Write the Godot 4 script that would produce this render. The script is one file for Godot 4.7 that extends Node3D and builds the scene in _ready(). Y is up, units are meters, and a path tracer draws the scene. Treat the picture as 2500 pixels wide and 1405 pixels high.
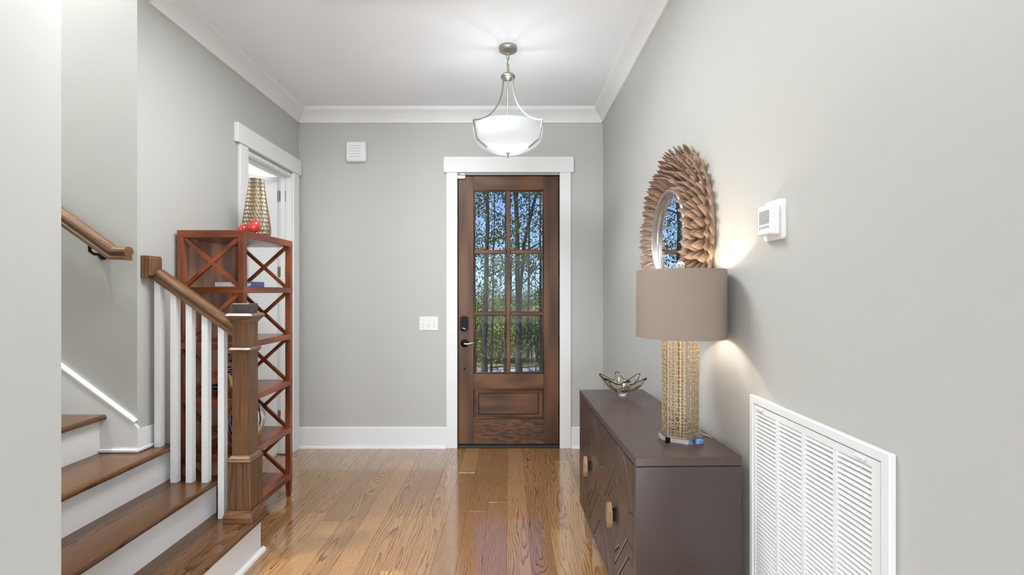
extends Node3D
# Entry foyer: stairs at left, wood front door with six panes, sideboard with lamp and mirror at right.
# x right, y up, -z into the picture; the camera stands 1.41 m above the floor at the origin.

var M := {}
var rng := RandomNumberGenerator.new()

const CEIL := 3.045
const BACK := -4.17       # inner face of the door wall
const XL := -1.905        # inner face of the foyer's left wall
const XR := 0.834         # inner face of the right wall
const ZS := -2.363        # face of the stairwell's back wall
const ZR := -2.445        # plane of the stair railing

func _ready() -> void:
	rng.seed = 7
	set_camera_and_light()
	make_materials()
	build_shell()
	build_floor()
	build_front_door()
	build_side_door()
	build_stairs()
	build_railing()
	build_bookcase()
	build_shelf_things()
	build_pendant()
	build_sideboard()
	build_lamp()
	build_bowl()
	build_mirror()
	build_small_wall_things()
	build_return_grille()
	build_added_rear_room()
	build_outdoors()

# ------------------------------------------------------------------ camera, sky, light
func set_camera_and_light() -> void:
	var f := 1130.0
	var cam := Camera3D.new()
	cam.name = "camera"
	cam.projection = Camera3D.PROJECTION_FRUSTUM
	cam.near = 0.05
	cam.far = 200.0
	cam.size = 0.05 * 1405.0 / f
	cam.frustum_offset = Vector2(4.0, 9.5) * 0.05 / f
	cam.position = Vector3(0, 1.41, 0)
	add_child(cam)
	cam.current = true

	var sky_mat := ProceduralSkyMaterial.new()
	sky_mat.sky_top_color = Color(0.20, 0.42, 0.80)
	sky_mat.sky_horizon_color = Color(0.70, 0.84, 0.98)
	sky_mat.sky_curve = 0.12
	sky_mat.sky_energy_multiplier = 0.95
	sky_mat.ground_bottom_color = Color(0.25, 0.26, 0.2)
	sky_mat.ground_horizon_color = Color(0.5, 0.58, 0.62)
	sky_mat.sun_angle_max = 1.0
	var sky := Sky.new()
	sky.sky_material = sky_mat
	var env := Environment.new()
	env.background_mode = Environment.BG_SKY
	env.sky = sky
	env.background_energy_multiplier = 1.0
	env.tonemap_mode = Environment.TONE_MAPPER_LINEAR
	env.tonemap_exposure = 1.8
	env.sdfgi_enabled = true
	env.ssao_enabled = true
	env.ssil_enabled = true
	var we := WorldEnvironment.new()
	we.name = "world_environment"
	we.environment = env
	add_child(we)

	var sun := DirectionalLight3D.new()
	sun.name = "sun"
	sun.light_energy = 3.0
	sun.light_color = Color(1.0, 0.95, 0.85)
	sun.light_angular_distance = 0.6
	sun.shadow_enabled = true
	add_child(sun)
	sun.look_at_from_position(Vector3(-9, 12, -2), Vector3(0, 0, -6), Vector3.UP)

	# added area lights at the added rear windows, fill from behind the camera
	for x in [-2.5, 0.0, 2.5]:
		area_light("added_window_fill", Vector3(x, 1.5, 6.34), Vector3(x, 1.5, 0), Vector2(1.7, 2.2), 9.0, Color(0.94, 0.97, 1.0))
	# added fill out of view: a ceiling panel and two uplights behind the camera
	area_light("fill_panel_light", Vector3(-0.62, CEIL - 0.045, -2.08), Vector3(-0.62, 0, -2.08), Vector2(0.8, 0.8), 2.4, Color(0.945, 0.973, 1.0))
	for x in [-1.6, 1.5]:
		area_light("fill_torchiere_light", Vector3(x, 1.86, 0.7), Vector3(x, 4, 0.7), Vector2(0.3, 0.3), 1.5, Color(0.93, 0.97, 1.0))

func area_light(called: String, at: Vector3, to: Vector3, size: Vector2, energy: float, col: Color) -> void:
	var l := AreaLight3D.new()
	l.name = called
	l.area_size = size
	l.light_energy = energy
	l.light_color = col
	l.shadow_enabled = true
	l.area_range = 30.0
	l.area_attenuation = 2.0
	add_child(l, true)
	l.look_at_from_position(at, to, Vector3.UP if absf((to - at).normalized().y) < 0.95 else Vector3.FORWARD)

func bulb_light(called: String, at: Vector3, energy: float, col: Color, size: float, parent: Node) -> void:
	var l := OmniLight3D.new()
	l.name = called
	l.position = at
	l.light_energy = energy
	l.light_color = col
	l.light_size = size
	l.omni_range = 20.0
	l.omni_attenuation = 2.0
	l.shadow_enabled = true
	parent.add_child(l, true)

# ------------------------------------------------------------------ tagging helpers
func tag(o: Node, label := "", category := "", group := "", kind := "") -> Node:
	if label: o.set_meta("label", label)
	if category: o.set_meta("category", category)
	if group: o.set_meta("group", group)
	if kind: o.set_meta("kind", kind)
	return o

func thing(called: String, at: Vector3, label: String, category: String, group := "") -> Node3D:
	var o := Node3D.new()
	o.name = called
	o.position = at
	add_child(o, true)
	tag(o, label, category, group)
	return o

func setting(called: String) -> Node3D:
	var o := Node3D.new()
	o.name = called
	add_child(o, true)
	tag(o, "", "", "", "structure")
	return o

func new_st() -> SurfaceTool:
	var st := SurfaceTool.new()
	st.begin(Mesh.PRIMITIVE_TRIANGLES)
	return st

func finish(st: SurfaceTool, mat: Material) -> ArrayMesh:
	st.generate_normals()
	var m := st.commit()
	m.surface_set_material(0, mat)
	return m

func obj(called: String, st: SurfaceTool, mat: Material, parent: Node = null) -> MeshInstance3D:
	return put(called, finish(st, mat), parent)

func put(called: String, mesh: Mesh, parent: Node = null) -> MeshInstance3D:
	var o := MeshInstance3D.new()
	o.name = called
	o.mesh = mesh
	(parent if parent else self).add_child(o, true)
	return o

func struct(called: String, st: SurfaceTool, mat: Material) -> MeshInstance3D:
	var o := obj(called, st, mat)
	tag(o, "", "", "", "structure")
	return o

# ------------------------------------------------------------------ shape helpers
func tri(st: SurfaceTool, p: Array, uv: Array, out: Vector3) -> void:
	var n: Vector3 = (p[1] - p[0]).cross(p[2] - p[0])
	var order := [0, 1, 2] if n.dot(out) < 0.0 else [0, 2, 1]   # clockwise seen from outside
	for i in order:
		st.set_uv(uv[i])
		st.add_vertex(p[i])

func quad(st: SurfaceTool, p: Array, uv: Array, out: Vector3) -> void:
	tri(st, [p[0], p[1], p[2]], [uv[0], uv[1], uv[2]], out)
	tri(st, [p[0], p[2], p[3]], [uv[0], uv[2], uv[3]], out)

const FLAT := 0xFFFFFFFF

# box with chamfered edges. grain: axis along which u runs; us: metres to uv
func box(st: SurfaceTool, c: Vector3, s: Vector3, bev := 0.0, b := Basis.IDENTITY, grain := 0, us := Vector2(0.5, 0.5), uo := Vector2.ZERO) -> void:
	st.set_smooth_group(FLAT)
	var h := s / 2.0
	bev = minf(bev, minf(h.x, minf(h.y, h.z)) * 0.95)
	var uvf := func(v: Vector3, n: int) -> Vector2:
		var ax := [0, 1, 2]
		ax.erase(n)
		var a: int = ax[0]
		var d: int = ax[1]
		if d == grain:
			var t := a
			a = d
			d = t
		return Vector2(v[a] * us.x, v[d] * us.y) + uo
	for n in 3:
		var a := (n + 1) % 3
		var d := (n + 2) % 3
		for sg in [-1.0, 1.0]:
			var p := []
			var uv := []
			for k in [[-1, -1], [1, -1], [1, 1], [-1, 1]]:
				var v := Vector3.ZERO
				v[n] = sg * h[n]
				v[a] = k[0] * (h[a] - bev)
				v[d] = k[1] * (h[d] - bev)
				p.append(c + b * v)
				uv.append(uvf.call(v, n))
			var out := Vector3.ZERO
			out[n] = sg
			quad(st, p, uv, b * out)
	if bev <= 0.0:
		return
	for e in 3:                      # edges parallel to axis e
		var a := (e + 1) % 3
		var d := (e + 2) % 3
		for sa in [-1.0, 1.0]:
			for sd in [-1.0, 1.0]:
				var p := []
				var uv := []
				for k in [[-1, 0], [1, 0], [1, 1], [-1, 1]]:
					var v := Vector3.ZERO
					v[e] = k[0] * (h[e] - bev)
					v[a] = sa * (h[a] - (bev if k[1] == 1 else 0.0))
					v[d] = sd * (h[d] - (0.0 if k[1] == 1 else bev))
					p.append(c + b * v)
					uv.append(uvf.call(v, a))
				var out := Vector3.ZERO
				out[a] = sa
				out[d] = sd
				quad(st, p, uv, b * out)
	for sx in [-1.0, 1.0]:
		for sy in [-1.0, 1.0]:
			for sz in [-1.0, 1.0]:
				var sg := Vector3(sx, sy, sz)
				var p := []
				var uv := []
				for k in 3:
					var v := h - Vector3(bev, bev, bev)
					v[k] = h[k]
					p.append(c + b * (v * sg))
					uv.append(uvf.call(v * sg, 0))
				tri(st, p, uv, b * sg)

func span(st: SurfaceTool, lo: Vector3, hi: Vector3, bev := 0.0, grain := 0, us := Vector2(0.5, 0.5), uo := Vector2.ZERO) -> void:
	box(st, (lo + hi) / 2.0, hi - lo, bev, Basis.IDENTITY, grain, us, uo)

# surface of revolution round +y of xf; the profile of (radius, height) runs so that its right-hand side is outside when going up
func lathe(st: SurfaceTool, prof: Array, segs: int, xf := Transform3D.IDENTITY, smooth := true, uvs := Vector2(1, 1)) -> void:
	st.set_smooth_group(1 if smooth else FLAT)
	var along := 0.0
	for i in prof.size() - 1:
		var p0: Vector2 = prof[i]
		var p1: Vector2 = prof[i + 1]
		var dd := p1 - p0
		if dd.length() < 1e-7:
			continue
		var nrm := Vector2(dd.y, -dd.x).normalized()
		var l2 := along + dd.length()
		for k in segs:
			var a0 := TAU * k / segs
			var a1 := TAU * ((k + 1) % segs) / segs
			var am := TAU * (k + 0.5) / segs
			var c0 := Vector3(sin(a0), 0, cos(a0))
			var c1 := Vector3(sin(a1), 0, cos(a1))
			var out := xf.basis * (Vector3(sin(am), 0, cos(am)) * nrm.x + Vector3.UP * nrm.y)
			var up := Vector3.UP
			var p := [xf * (c0 * p0.x + up * p0.y), xf * (c1 * p0.x + up * p0.y), xf * (c1 * p1.x + up * p1.y), xf * (c0 * p1.x + up * p1.y)]
			var uv := [Vector2(k * uvs.x / segs, along * uvs.y), Vector2((k + 1) * uvs.x / segs, along * uvs.y), Vector2((k + 1) * uvs.x / segs, l2 * uvs.y), Vector2(k * uvs.x / segs, l2 * uvs.y)]
			if p0.x < 1e-6:
				tri(st, [p[0], p[2], p[3]], [uv[0], uv[2], uv[3]], out)
			elif p1.x < 1e-6:
				tri(st, [p[0], p[1], p[2]], [uv[0], uv[1], uv[2]], out)
			else:
				quad(st, p, uv, out)
		along = l2

func ball(st: SurfaceTool, c: Vector3, r: Vector3, segs := 16, rings := 10, b := Basis.IDENTITY) -> void:
	var prof := []
	for i in rings + 1:
		var a := -PI / 2 + PI * i / rings
		prof.append(Vector2(maxf(cos(a), 0.0) if i > 0 and i < rings else 0.0, sin(a)))
	lathe(st, prof, segs, Transform3D(b * Basis.from_scale(r), c))

# a tube along points; radius a number or an array
func tube(st: SurfaceTool, pts: Array, r, segs := 8, smooth := true, caps := true, flat_dir := Vector3.ZERO, flat_ratio := 1.0) -> void:
	var n := pts.size()
	var prof := []
	for k in segs:
		var a := TAU * (k + 0.5) / segs
		prof.append(Vector2(cos(a), sin(a)))
	var frames := []
	var side := Vector3.ZERO
	for i in n:
		var t: Vector3 = (pts[mini(i + 1, n - 1)] - pts[maxi(i - 1, 0)]).normalized()
		if i == 0:
			side = flat_dir if flat_dir != Vector3.ZERO else (Vector3.UP if absf(t.y) < 0.9 else Vector3.RIGHT)
		side = (side - t * side.dot(t)).normalized()
		frames.append([side, t.cross(side).normalized(), t])
	st.set_smooth_group(1 if smooth else FLAT)
	var v := 0.0
	var rings := []
	for i in n:
		var rr: float = r[i] if r is Array else r
		var ring := []
		for q in prof:
			ring.append(pts[i] + frames[i][0] * q.x * rr * flat_ratio + frames[i][1] * q.y * rr)
		rings.append(ring)
	for i in n - 1:
		var l: float = (pts[i + 1] - pts[i]).length()
		for k in segs:
			var k2 := (k + 1) % segs
			var out: Vector3 = (rings[i][k] + rings[i][k2] + rings[i + 1][k] + rings[i + 1][k2]) / 4.0 - (pts[i] + pts[i + 1]) / 2.0
			quad(st, [rings[i][k], rings[i][k2], rings[i + 1][k2], rings[i + 1][k]], [Vector2(v, k * 0.05), Vector2(v, k * 0.05 + 0.05), Vector2(v + l, k * 0.05 + 0.05), Vector2(v + l, k * 0.05)], out)
		v += l
	if caps:
		st.set_smooth_group(FLAT)
		for e in [0, n - 1]:
			var out: Vector3 = frames[e][2] * (-1.0 if e == 0 else 1.0)
			for k in range(1, segs - 1):
				tri(st, [rings[e][0], rings[e][k], rings[e][k + 1]], [Vector2.ZERO, Vector2(0.02, 0), Vector2(0.02, 0.02)], out)

# closed 2D outline swept along a path; outline x goes along `side`, y along the up made from it. With bends mitred.
func sweep(st: SurfaceTool, pts: Array, prof: PackedVector2Array, side0: Vector3, us := Vector2(0.5, 0.5), smooth := false) -> void:
	var n := pts.size()
	var rings := []
	var tang := []
	for i in n:
		var t0: Vector3 = (pts[i] - pts[maxi(i - 1, 0)]).normalized() if i > 0 else (pts[1] - pts[0]).normalized()
		var t1: Vector3 = (pts[mini(i + 1, n - 1)] - pts[i]).normalized() if i < n - 1 else t0
		var t := (t0 + t1).normalized()
		var side: Vector3 = (side0 - t1 * side0.dot(t1)).normalized()
		var up := side.cross(t)
		var k := 1.0 / maxf(t.dot(t0), 0.3)
		var ring := []
		for q in prof:
			ring.append(pts[i] + side * q.x + up * q.y * k)
		rings.append(ring)
		tang.append(t)
	var cen := Vector2.ZERO
	for q in prof: cen += q
	cen /= prof.size()
	var cw := Geometry2D.is_polygon_clockwise(prof)
	st.set_smooth_group(2 if smooth else FLAT)
	var u := 0.0
	for i in n - 1:
		var l: float = (pts[i + 1] - pts[i]).length()
		var side: Vector3 = (side0 - tang[i] * side0.dot(tang[i])).normalized()
		var up: Vector3 = side.cross(tang[i])
		var v := 0.0
		for k in prof.size():
			var k2 := (k + 1) % prof.size()
			var e := prof[k2] - prof[k]
			var nn := Vector2(e.y, -e.x) * (-1.0 if cw else 1.0)
			quad(st, [rings[i][k], rings[i][k2], rings[i + 1][k2], rings[i + 1][k]], [Vector2(u, v) * us, Vector2(u, v + e.length()) * us, Vector2(u + l, v + e.length()) * us, Vector2(u + l, v) * us], side * nn.x + up * nn.y)
			v += e.length()
		u += l
	st.set_smooth_group(FLAT)
	var tris := Geometry2D.triangulate_polygon(prof)
	for e in [0, n - 1]:
		var out: Vector3 = tang[e] * (-1.0 if e == 0 else 1.0)
		for k in range(0, tris.size(), 3):
			tri(st, [rings[e][tris[k]], rings[e][tris[k + 1]], rings[e][tris[k + 2]]], [prof[tris[k]] * us, prof[tris[k + 1]] * us, prof[tris[k + 2]] * us], out)

# closed outline in the xy plane of xf, extruded from z = 0 to z = depth
func prism(st: SurfaceTool, poly: PackedVector2Array, depth: float, xf := Transform3D.IDENTITY, us := Vector2(0.5, 0.5)) -> void:
	st.set_smooth_group(FLAT)
	var tris := Geometry2D.triangulate_polygon(poly)
	for z in [0.0, depth]:
		var out := xf.basis * Vector3(0, 0, signf(depth) if z != 0.0 else -signf(depth))
		for k in range(0, tris.size(), 3):
			var a := poly[tris[k]]
			var b := poly[tris[k + 1]]
			var c := poly[tris[k + 2]]
			tri(st, [xf * Vector3(a.x, a.y, z), xf * Vector3(b.x, b.y, z), xf * Vector3(c.x, c.y, z)], [a * us, b * us, c * us], out)
	var cw := Geometry2D.is_polygon_clockwise(poly)
	for k in poly.size():
		var a := poly[k]
		var b := poly[(k + 1) % poly.size()]
		var e := b - a
		var nn := Vector2(e.y, -e.x) * (-1.0 if cw else 1.0)
		quad(st, [xf * Vector3(a.x, a.y, 0), xf * Vector3(b.x, b.y, 0), xf * Vector3(b.x, b.y, depth), xf * Vector3(a.x, a.y, depth)], [a * us, b * us, (b + Vector2(depth, 0)) * us, (a + Vector2(depth, 0)) * us], xf.basis * Vector3(nn.x, nn.y, 0))

func v2(list: Array) -> PackedVector2Array:
	var a := PackedVector2Array()
	for q in list: a.append(Vector2(q[0], q[1]))
	return a

# ------------------------------------------------------------------ materials
func mat(called: String, col: Color, rough: float, metal := 0.0, spec := 0.5) -> StandardMaterial3D:
	var m := StandardMaterial3D.new()
	m.resource_name = called
	m.albedo_color = col
	m.roughness = rough
	m.metallic = metal
	m.metallic_specular = spec
	M[called] = m
	return m

func rgb8(r: float, g: float, b: float) -> Color:
	return Color(r / 255.0, g / 255.0, b / 255.0)

func noise(s: int, freq: float, oct := 1) -> FastNoiseLite:
	var n := FastNoiseLite.new()
	n.seed = s
	n.frequency = freq
	n.noise_type = FastNoiseLite.TYPE_SIMPLEX_SMOOTH if oct == 1 else FastNoiseLite.TYPE_SIMPLEX
	n.fractal_type = FastNoiseLite.FRACTAL_NONE if oct == 1 else FastNoiseLite.FRACTAL_FBM
	n.fractal_octaves = oct
	return n

# eight boards cut from an oak log, one above the other: 2 m along u, eight widths along v
func oak_texture() -> ImageTexture:
	var w := 1024
	var strips := 8
	var sh := 128
	var data := PackedByteArray()
	data.resize(w * sh * strips * 3)
	var lo := noise(3, 1.0)
	var fine := noise(9, 1.0)
	var at := 0
	for s in strips:
		var cathedral := s % 8 in [0, 2, 3, 5, 6]
		var off := (rng.randf() - 0.5) * 0.06 if cathedral else 0.09 + rng.randf() * 0.1
		var depth0 := rng.randf_range(-0.03, 0.02)
		var slope := rng.randf_range(0.018, 0.035) * (1.0 if rng.randf() < 0.5 else -1.0)
		var ring := rng.randf_range(0.0085, 0.014) if cathedral else rng.randf_range(0.005, 0.007)
		var val := func(x: float, y: float) -> float:
			var wob := lo.get_noise_2d(x * 2.2 + s * 37.0, y * 16.0) * 0.010 + fine.get_noise_2d(x * 13.0, y * 70.0 + s * 11.0) * 0.0013
			var dep := depth0 + slope * (x - 1.0) + lo.get_noise_2d(x * 1.0, s * 9.0) * 0.03
			var t := (sqrt(y * y + dep * dep + 0.0002) + wob) / ring
			var q := t - floorf(t)
			var line := clampf((q - 0.5) / 0.45, 0.0, 1.0)
			line = line * line * (1.0 if q < 0.95 else (1.0 - q) * 20.0)
			var streak := fine.get_noise_2d(x * 7.0, y * 900.0 + s * 50.0)
			line *= 0.75 + 0.55 * streak
			return clampf(1.0 - 0.50 * line - 0.10 * (0.5 + 0.5 * streak), 0.2, 1.0)
		for j in sh:
			var y := (float(j) / sh - 0.5) * 0.127 + off
			for i in w:
				var x := 2.0 * i / w
				var k: float = val.call(x, y)
				if x > 1.85: k = lerpf(k, val.call(x - 2.0, y), (x - 1.85) / 0.15)
				data[at] = int(255 * clampf(k * 1.0, 0, 1))
				data[at + 1] = int(255 * clampf(k * (0.93 + 0.07 * k), 0, 1))
				data[at + 2] = int(255 * clampf(k * (0.86 + 0.14 * k), 0, 1))
				at += 3
	return ImageTexture.create_from_image(Image.create_from_data(w, sh * strips, false, Image.FORMAT_RGB8, data))

# straight fine grain with soft mottling along u
func plain_grain(s: int, contrast: float, mottle: float, stretch: float, flame := 0.0) -> ImageTexture:
	var w := 512
	var h := 512
	var data := PackedByteArray()
	data.resize(w * h * 3)
	var a := noise(s, 1.0)
	var at := 0
	var val := func(x: float, y: float) -> float:
		var wob := a.get_noise_2d(x * 3.0, y * 4.0) * 0.02
		var g := a.get_noise_2d(x * stretch, (y + wob) * 60.0) * 0.6 + a.get_noise_2d(x * stretch * 3.0 + 50.0, (y + wob) * 190.0) * 0.4
		var mo := a.get_noise_2d(x * 2.2 + 9.0, y * 5.0 + 3.0)
		var fl := a.get_noise_2d(x * 9.0 + y * 12.0 + 70.0, y * 26.0 - x * 5.0)
		return clampf(0.82 + contrast * g + mottle * mo + flame * fl, 0.15, 1.0)
	for j in h:
		for i in w:
			var x := float(i) / w
			var y := float(j) / h
			var k: float = val.call(x, y)
			if x > 0.8: k = lerpf(k, val.call(x - 1.0, y), (x - 0.8) / 0.2)     # tiles without a seam
			if y > 0.9: k = lerpf(k, val.call(x, y - 1.0), (y - 0.9) / 0.1)
			data[at] = int(255 * k)
			data[at + 1] = int(255 * k * (0.94 + 0.06 * k))
			data[at + 2] = int(255 * k * (0.88 + 0.12 * k))
			at += 3
	return ImageTexture.create_from_image(Image.create_from_data(w, h, false, Image.FORMAT_RGB8, data))

func streak_texture() -> ImageTexture:
	var w := 256
	var h := 256
	var im := Image.create(w, h, false, Image.FORMAT_RGB8)
	var a := noise(21, 1.0)
	for j in h:
		for i in w:
			var x := TAU * i / w
			var y := float(j) / h
			var v := a.get_noise_3d(cos(x) * 5.0, sin(x) * 5.0, y * 2.2) + 0.35 * a.get_noise_3d(cos(x) * 14.0, sin(x) * 14.0, y * 5.0 + 20.0)
			var k := smoothstep(-0.40, -0.14, v)
			im.set_pixel(i, j, Color(0.12, 0.12, 0.13).lerp(Color(0.86, 0.84, 0.82), k))
	return ImageTexture.create_from_image(im)

func make_materials() -> void:
	mat("wall_paint", rgb8(191, 190, 185), 0.5, 0.0, 0.4)
	mat("ceiling_paint", rgb8(245, 247, 250), 0.8, 0.0, 0.3)
	mat("trim_white", rgb8(234, 234, 233), 0.35, 0.0, 0.45)
	mat("plastic_white", rgb8(233, 233, 231), 0.4, 0.0, 0.5)
	mat("grille_white", rgb8(232, 232, 231), 0.45, 0.0, 0.45)
	mat("gap_shade", rgb8(96, 96, 96), 0.9)
	mat("screen_grey", rgb8(168, 170, 168), 0.25)
	mat("black_metal", rgb8(30, 31, 34), 0.4, 0.6)
	mat("lock_black", rgb8(20, 22, 26), 0.5, 0.0, 0.3)
	mat("hinge_steel", rgb8(140, 140, 138), 0.4, 0.8)
	mat("hinge_bronze", rgb8(150, 125, 95), 0.4, 0.8)
	mat("nickel", rgb8(178, 174, 166), 0.32, 1.0)
	mat("brass_soft", rgb8(210, 180, 134), 0.35, 0.9)
	mat("lattice_gold", rgb8(200, 180, 148), 0.34, 0.8)
	mat("handle_gold", rgb8(172, 138, 104), 0.38, 0.35)
	mat("silver_rim", rgb8(196, 190, 188), 0.28, 0.9)
	mat("mirror_silver", rgb8(238, 240, 240), 0.0, 1.0)
	mat("sill_dark", rgb8(44, 36, 32), 0.5)
	mat("red_ceramic", rgb8(196, 50, 42), 0.25, 0.0, 0.6)
	mat("hole_shade", rgb8(50, 12, 10), 0.8)
	mat("cream_edge", rgb8(214, 204, 190), 0.5)
	mat("yellow_glass", rgb8(232, 170, 40), 0.15, 0.0, 0.6)
	mat("page_cream", rgb8(222, 214, 204), 0.8)
	mat("cover_blue", rgb8(66, 76, 130), 0.45)
	mat("cover_dark", rgb8(40, 36, 40), 0.5)
	mat("print_white", rgb8(220, 222, 232), 0.6)
	mat("print_grey", rgb8(120, 122, 122), 0.6)
	mat("concrete", rgb8(150, 148, 142), 0.9)
	mat("asphalt", rgb8(128, 127, 126), 0.9)
	mat("bark", rgb8(34, 33, 34), 0.95)
	mat("cord_clear", rgb8(190, 170, 150), 0.4)

	var oak := oak_texture()
	var door_grain := plain_grain(31, 0.10, 0.28, 3.0)
	var flame_grain := plain_grain(45, 0.08, 0.16, 3.0, 0.28)
	var rail_grain := plain_grain(57, 0.25, 0.08, 2.4)
	var k := 0
	for c in [[188, 140, 90], [179, 131, 83], [196, 149, 98], [172, 125, 79]]:
		var m := mat("floor_oak_%d" % k, rgb8(c[0], c[1], c[2]), 0.2, 0.0, 0.7)
		m.clearcoat_enabled = true
		m.clearcoat = 1.0
		m.clearcoat_roughness = 0.09
		m.albedo_texture = oak
		k += 1
	k = 0
	for c in [[100, 67, 39], [94, 63, 38], [106, 71, 41]]:
		var m := mat("tread_oak_%d" % k, rgb8(c[0], c[1], c[2]), 0.22, 0.0, 0.55)
		m.albedo_texture = oak
		k += 1
	var m2 := mat("rail_oak", rgb8(134, 96, 63), 0.3, 0.0, 0.55)
	m2.albedo_texture = rail_grain
	m2 = mat("newel_oak", rgb8(128, 90, 60), 0.3, 0.0, 0.55)
	m2.albedo_texture = rail_grain
	m2 = mat("newel_top", rgb8(78, 66, 62), 0.35, 0.0, 0.5)
	m2.albedo_texture = rail_grain
	m2 = mat("door_wood", rgb8(114, 76, 48), 0.38, 0.0, 0.38)
	m2.albedo_texture = door_grain
	m2 = mat("door_flame", rgb8(114, 76, 46), 0.38, 0.0, 0.38)
	m2.albedo_texture = flame_grain
	m2 = mat("cherry", rgb8(154, 80, 48), 0.26, 0.0, 0.5)
	m2.albedo_texture = door_grain
	m2 = mat("cherry_panel", rgb8(214, 158, 128), 0.35, 0.0, 0.5)
	m2.albedo_texture = door_grain
	m2 = mat("petal_wood", rgb8(208, 178, 155), 0.4, 0.1, 0.5)
	m2.albedo_texture = rail_grain
	m2 = mat("console_brown", rgb8(69, 56, 51), 0.3, 0.25, 0.5)
	m2.clearcoat_enabled = true
	m2.clearcoat = 0.5
	m2.clearcoat_roughness = 0.2
	m2 = mat("console_top", rgb8(84, 70, 65), 0.27, 0.2, 0.5)
	m2 = mat("vase_gold", rgb8(178, 164, 144), 0.3, 0.95)
	m2 = mat("streaked_glass", rgb8(235, 235, 235), 0.18, 0.0, 0.6)
	m2.albedo_texture = streak_texture()
	m2 = mat("pane_glass", Color(1, 1, 1, 0.03), 0.0, 0.0, 0.15)
	m2.transparency = BaseMaterial3D.TRANSPARENCY_ALPHA
	m2 = mat("acrylic", Color(0.97, 0.97, 0.98, 0.0), 0.02)
	m2.refraction_enabled = true
	m2.refraction_scale = 0.05
	m2 = mat("amber_glass", Color(0.97, 0.945, 0.89, 0.0), 0.0)
	m2.refraction_enabled = true
	m2.refraction_scale = 0.05
	m2 = mat("frosted_glass", rgb8(150, 152, 150), 0.35, 0.0, 0.5)
	m2.backlight_enabled = true
	m2.backlight = Color(0.5, 0.5, 0.5)
	m2 = mat("shade_cloth", rgb8(148, 134, 123), 0.9, 0.0, 0.2)
	m2 = mat("shade_lining", rgb8(240, 225, 200), 0.8, 0.0, 0.2)
	m2 = mat("bulb_glow", rgb8(255, 250, 240), 0.4)
	m2.emission_enabled = true
	m2.emission = Color(1.0, 0.97, 0.92)
	m2.emission_energy_multiplier = 2.2
	m2 = mat("warm_glow", rgb8(255, 230, 190), 0.4)
	m2.emission_enabled = true
	m2.emission = Color(1.0, 0.85, 0.6)
	m2.emission_energy_multiplier = 2.2

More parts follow.
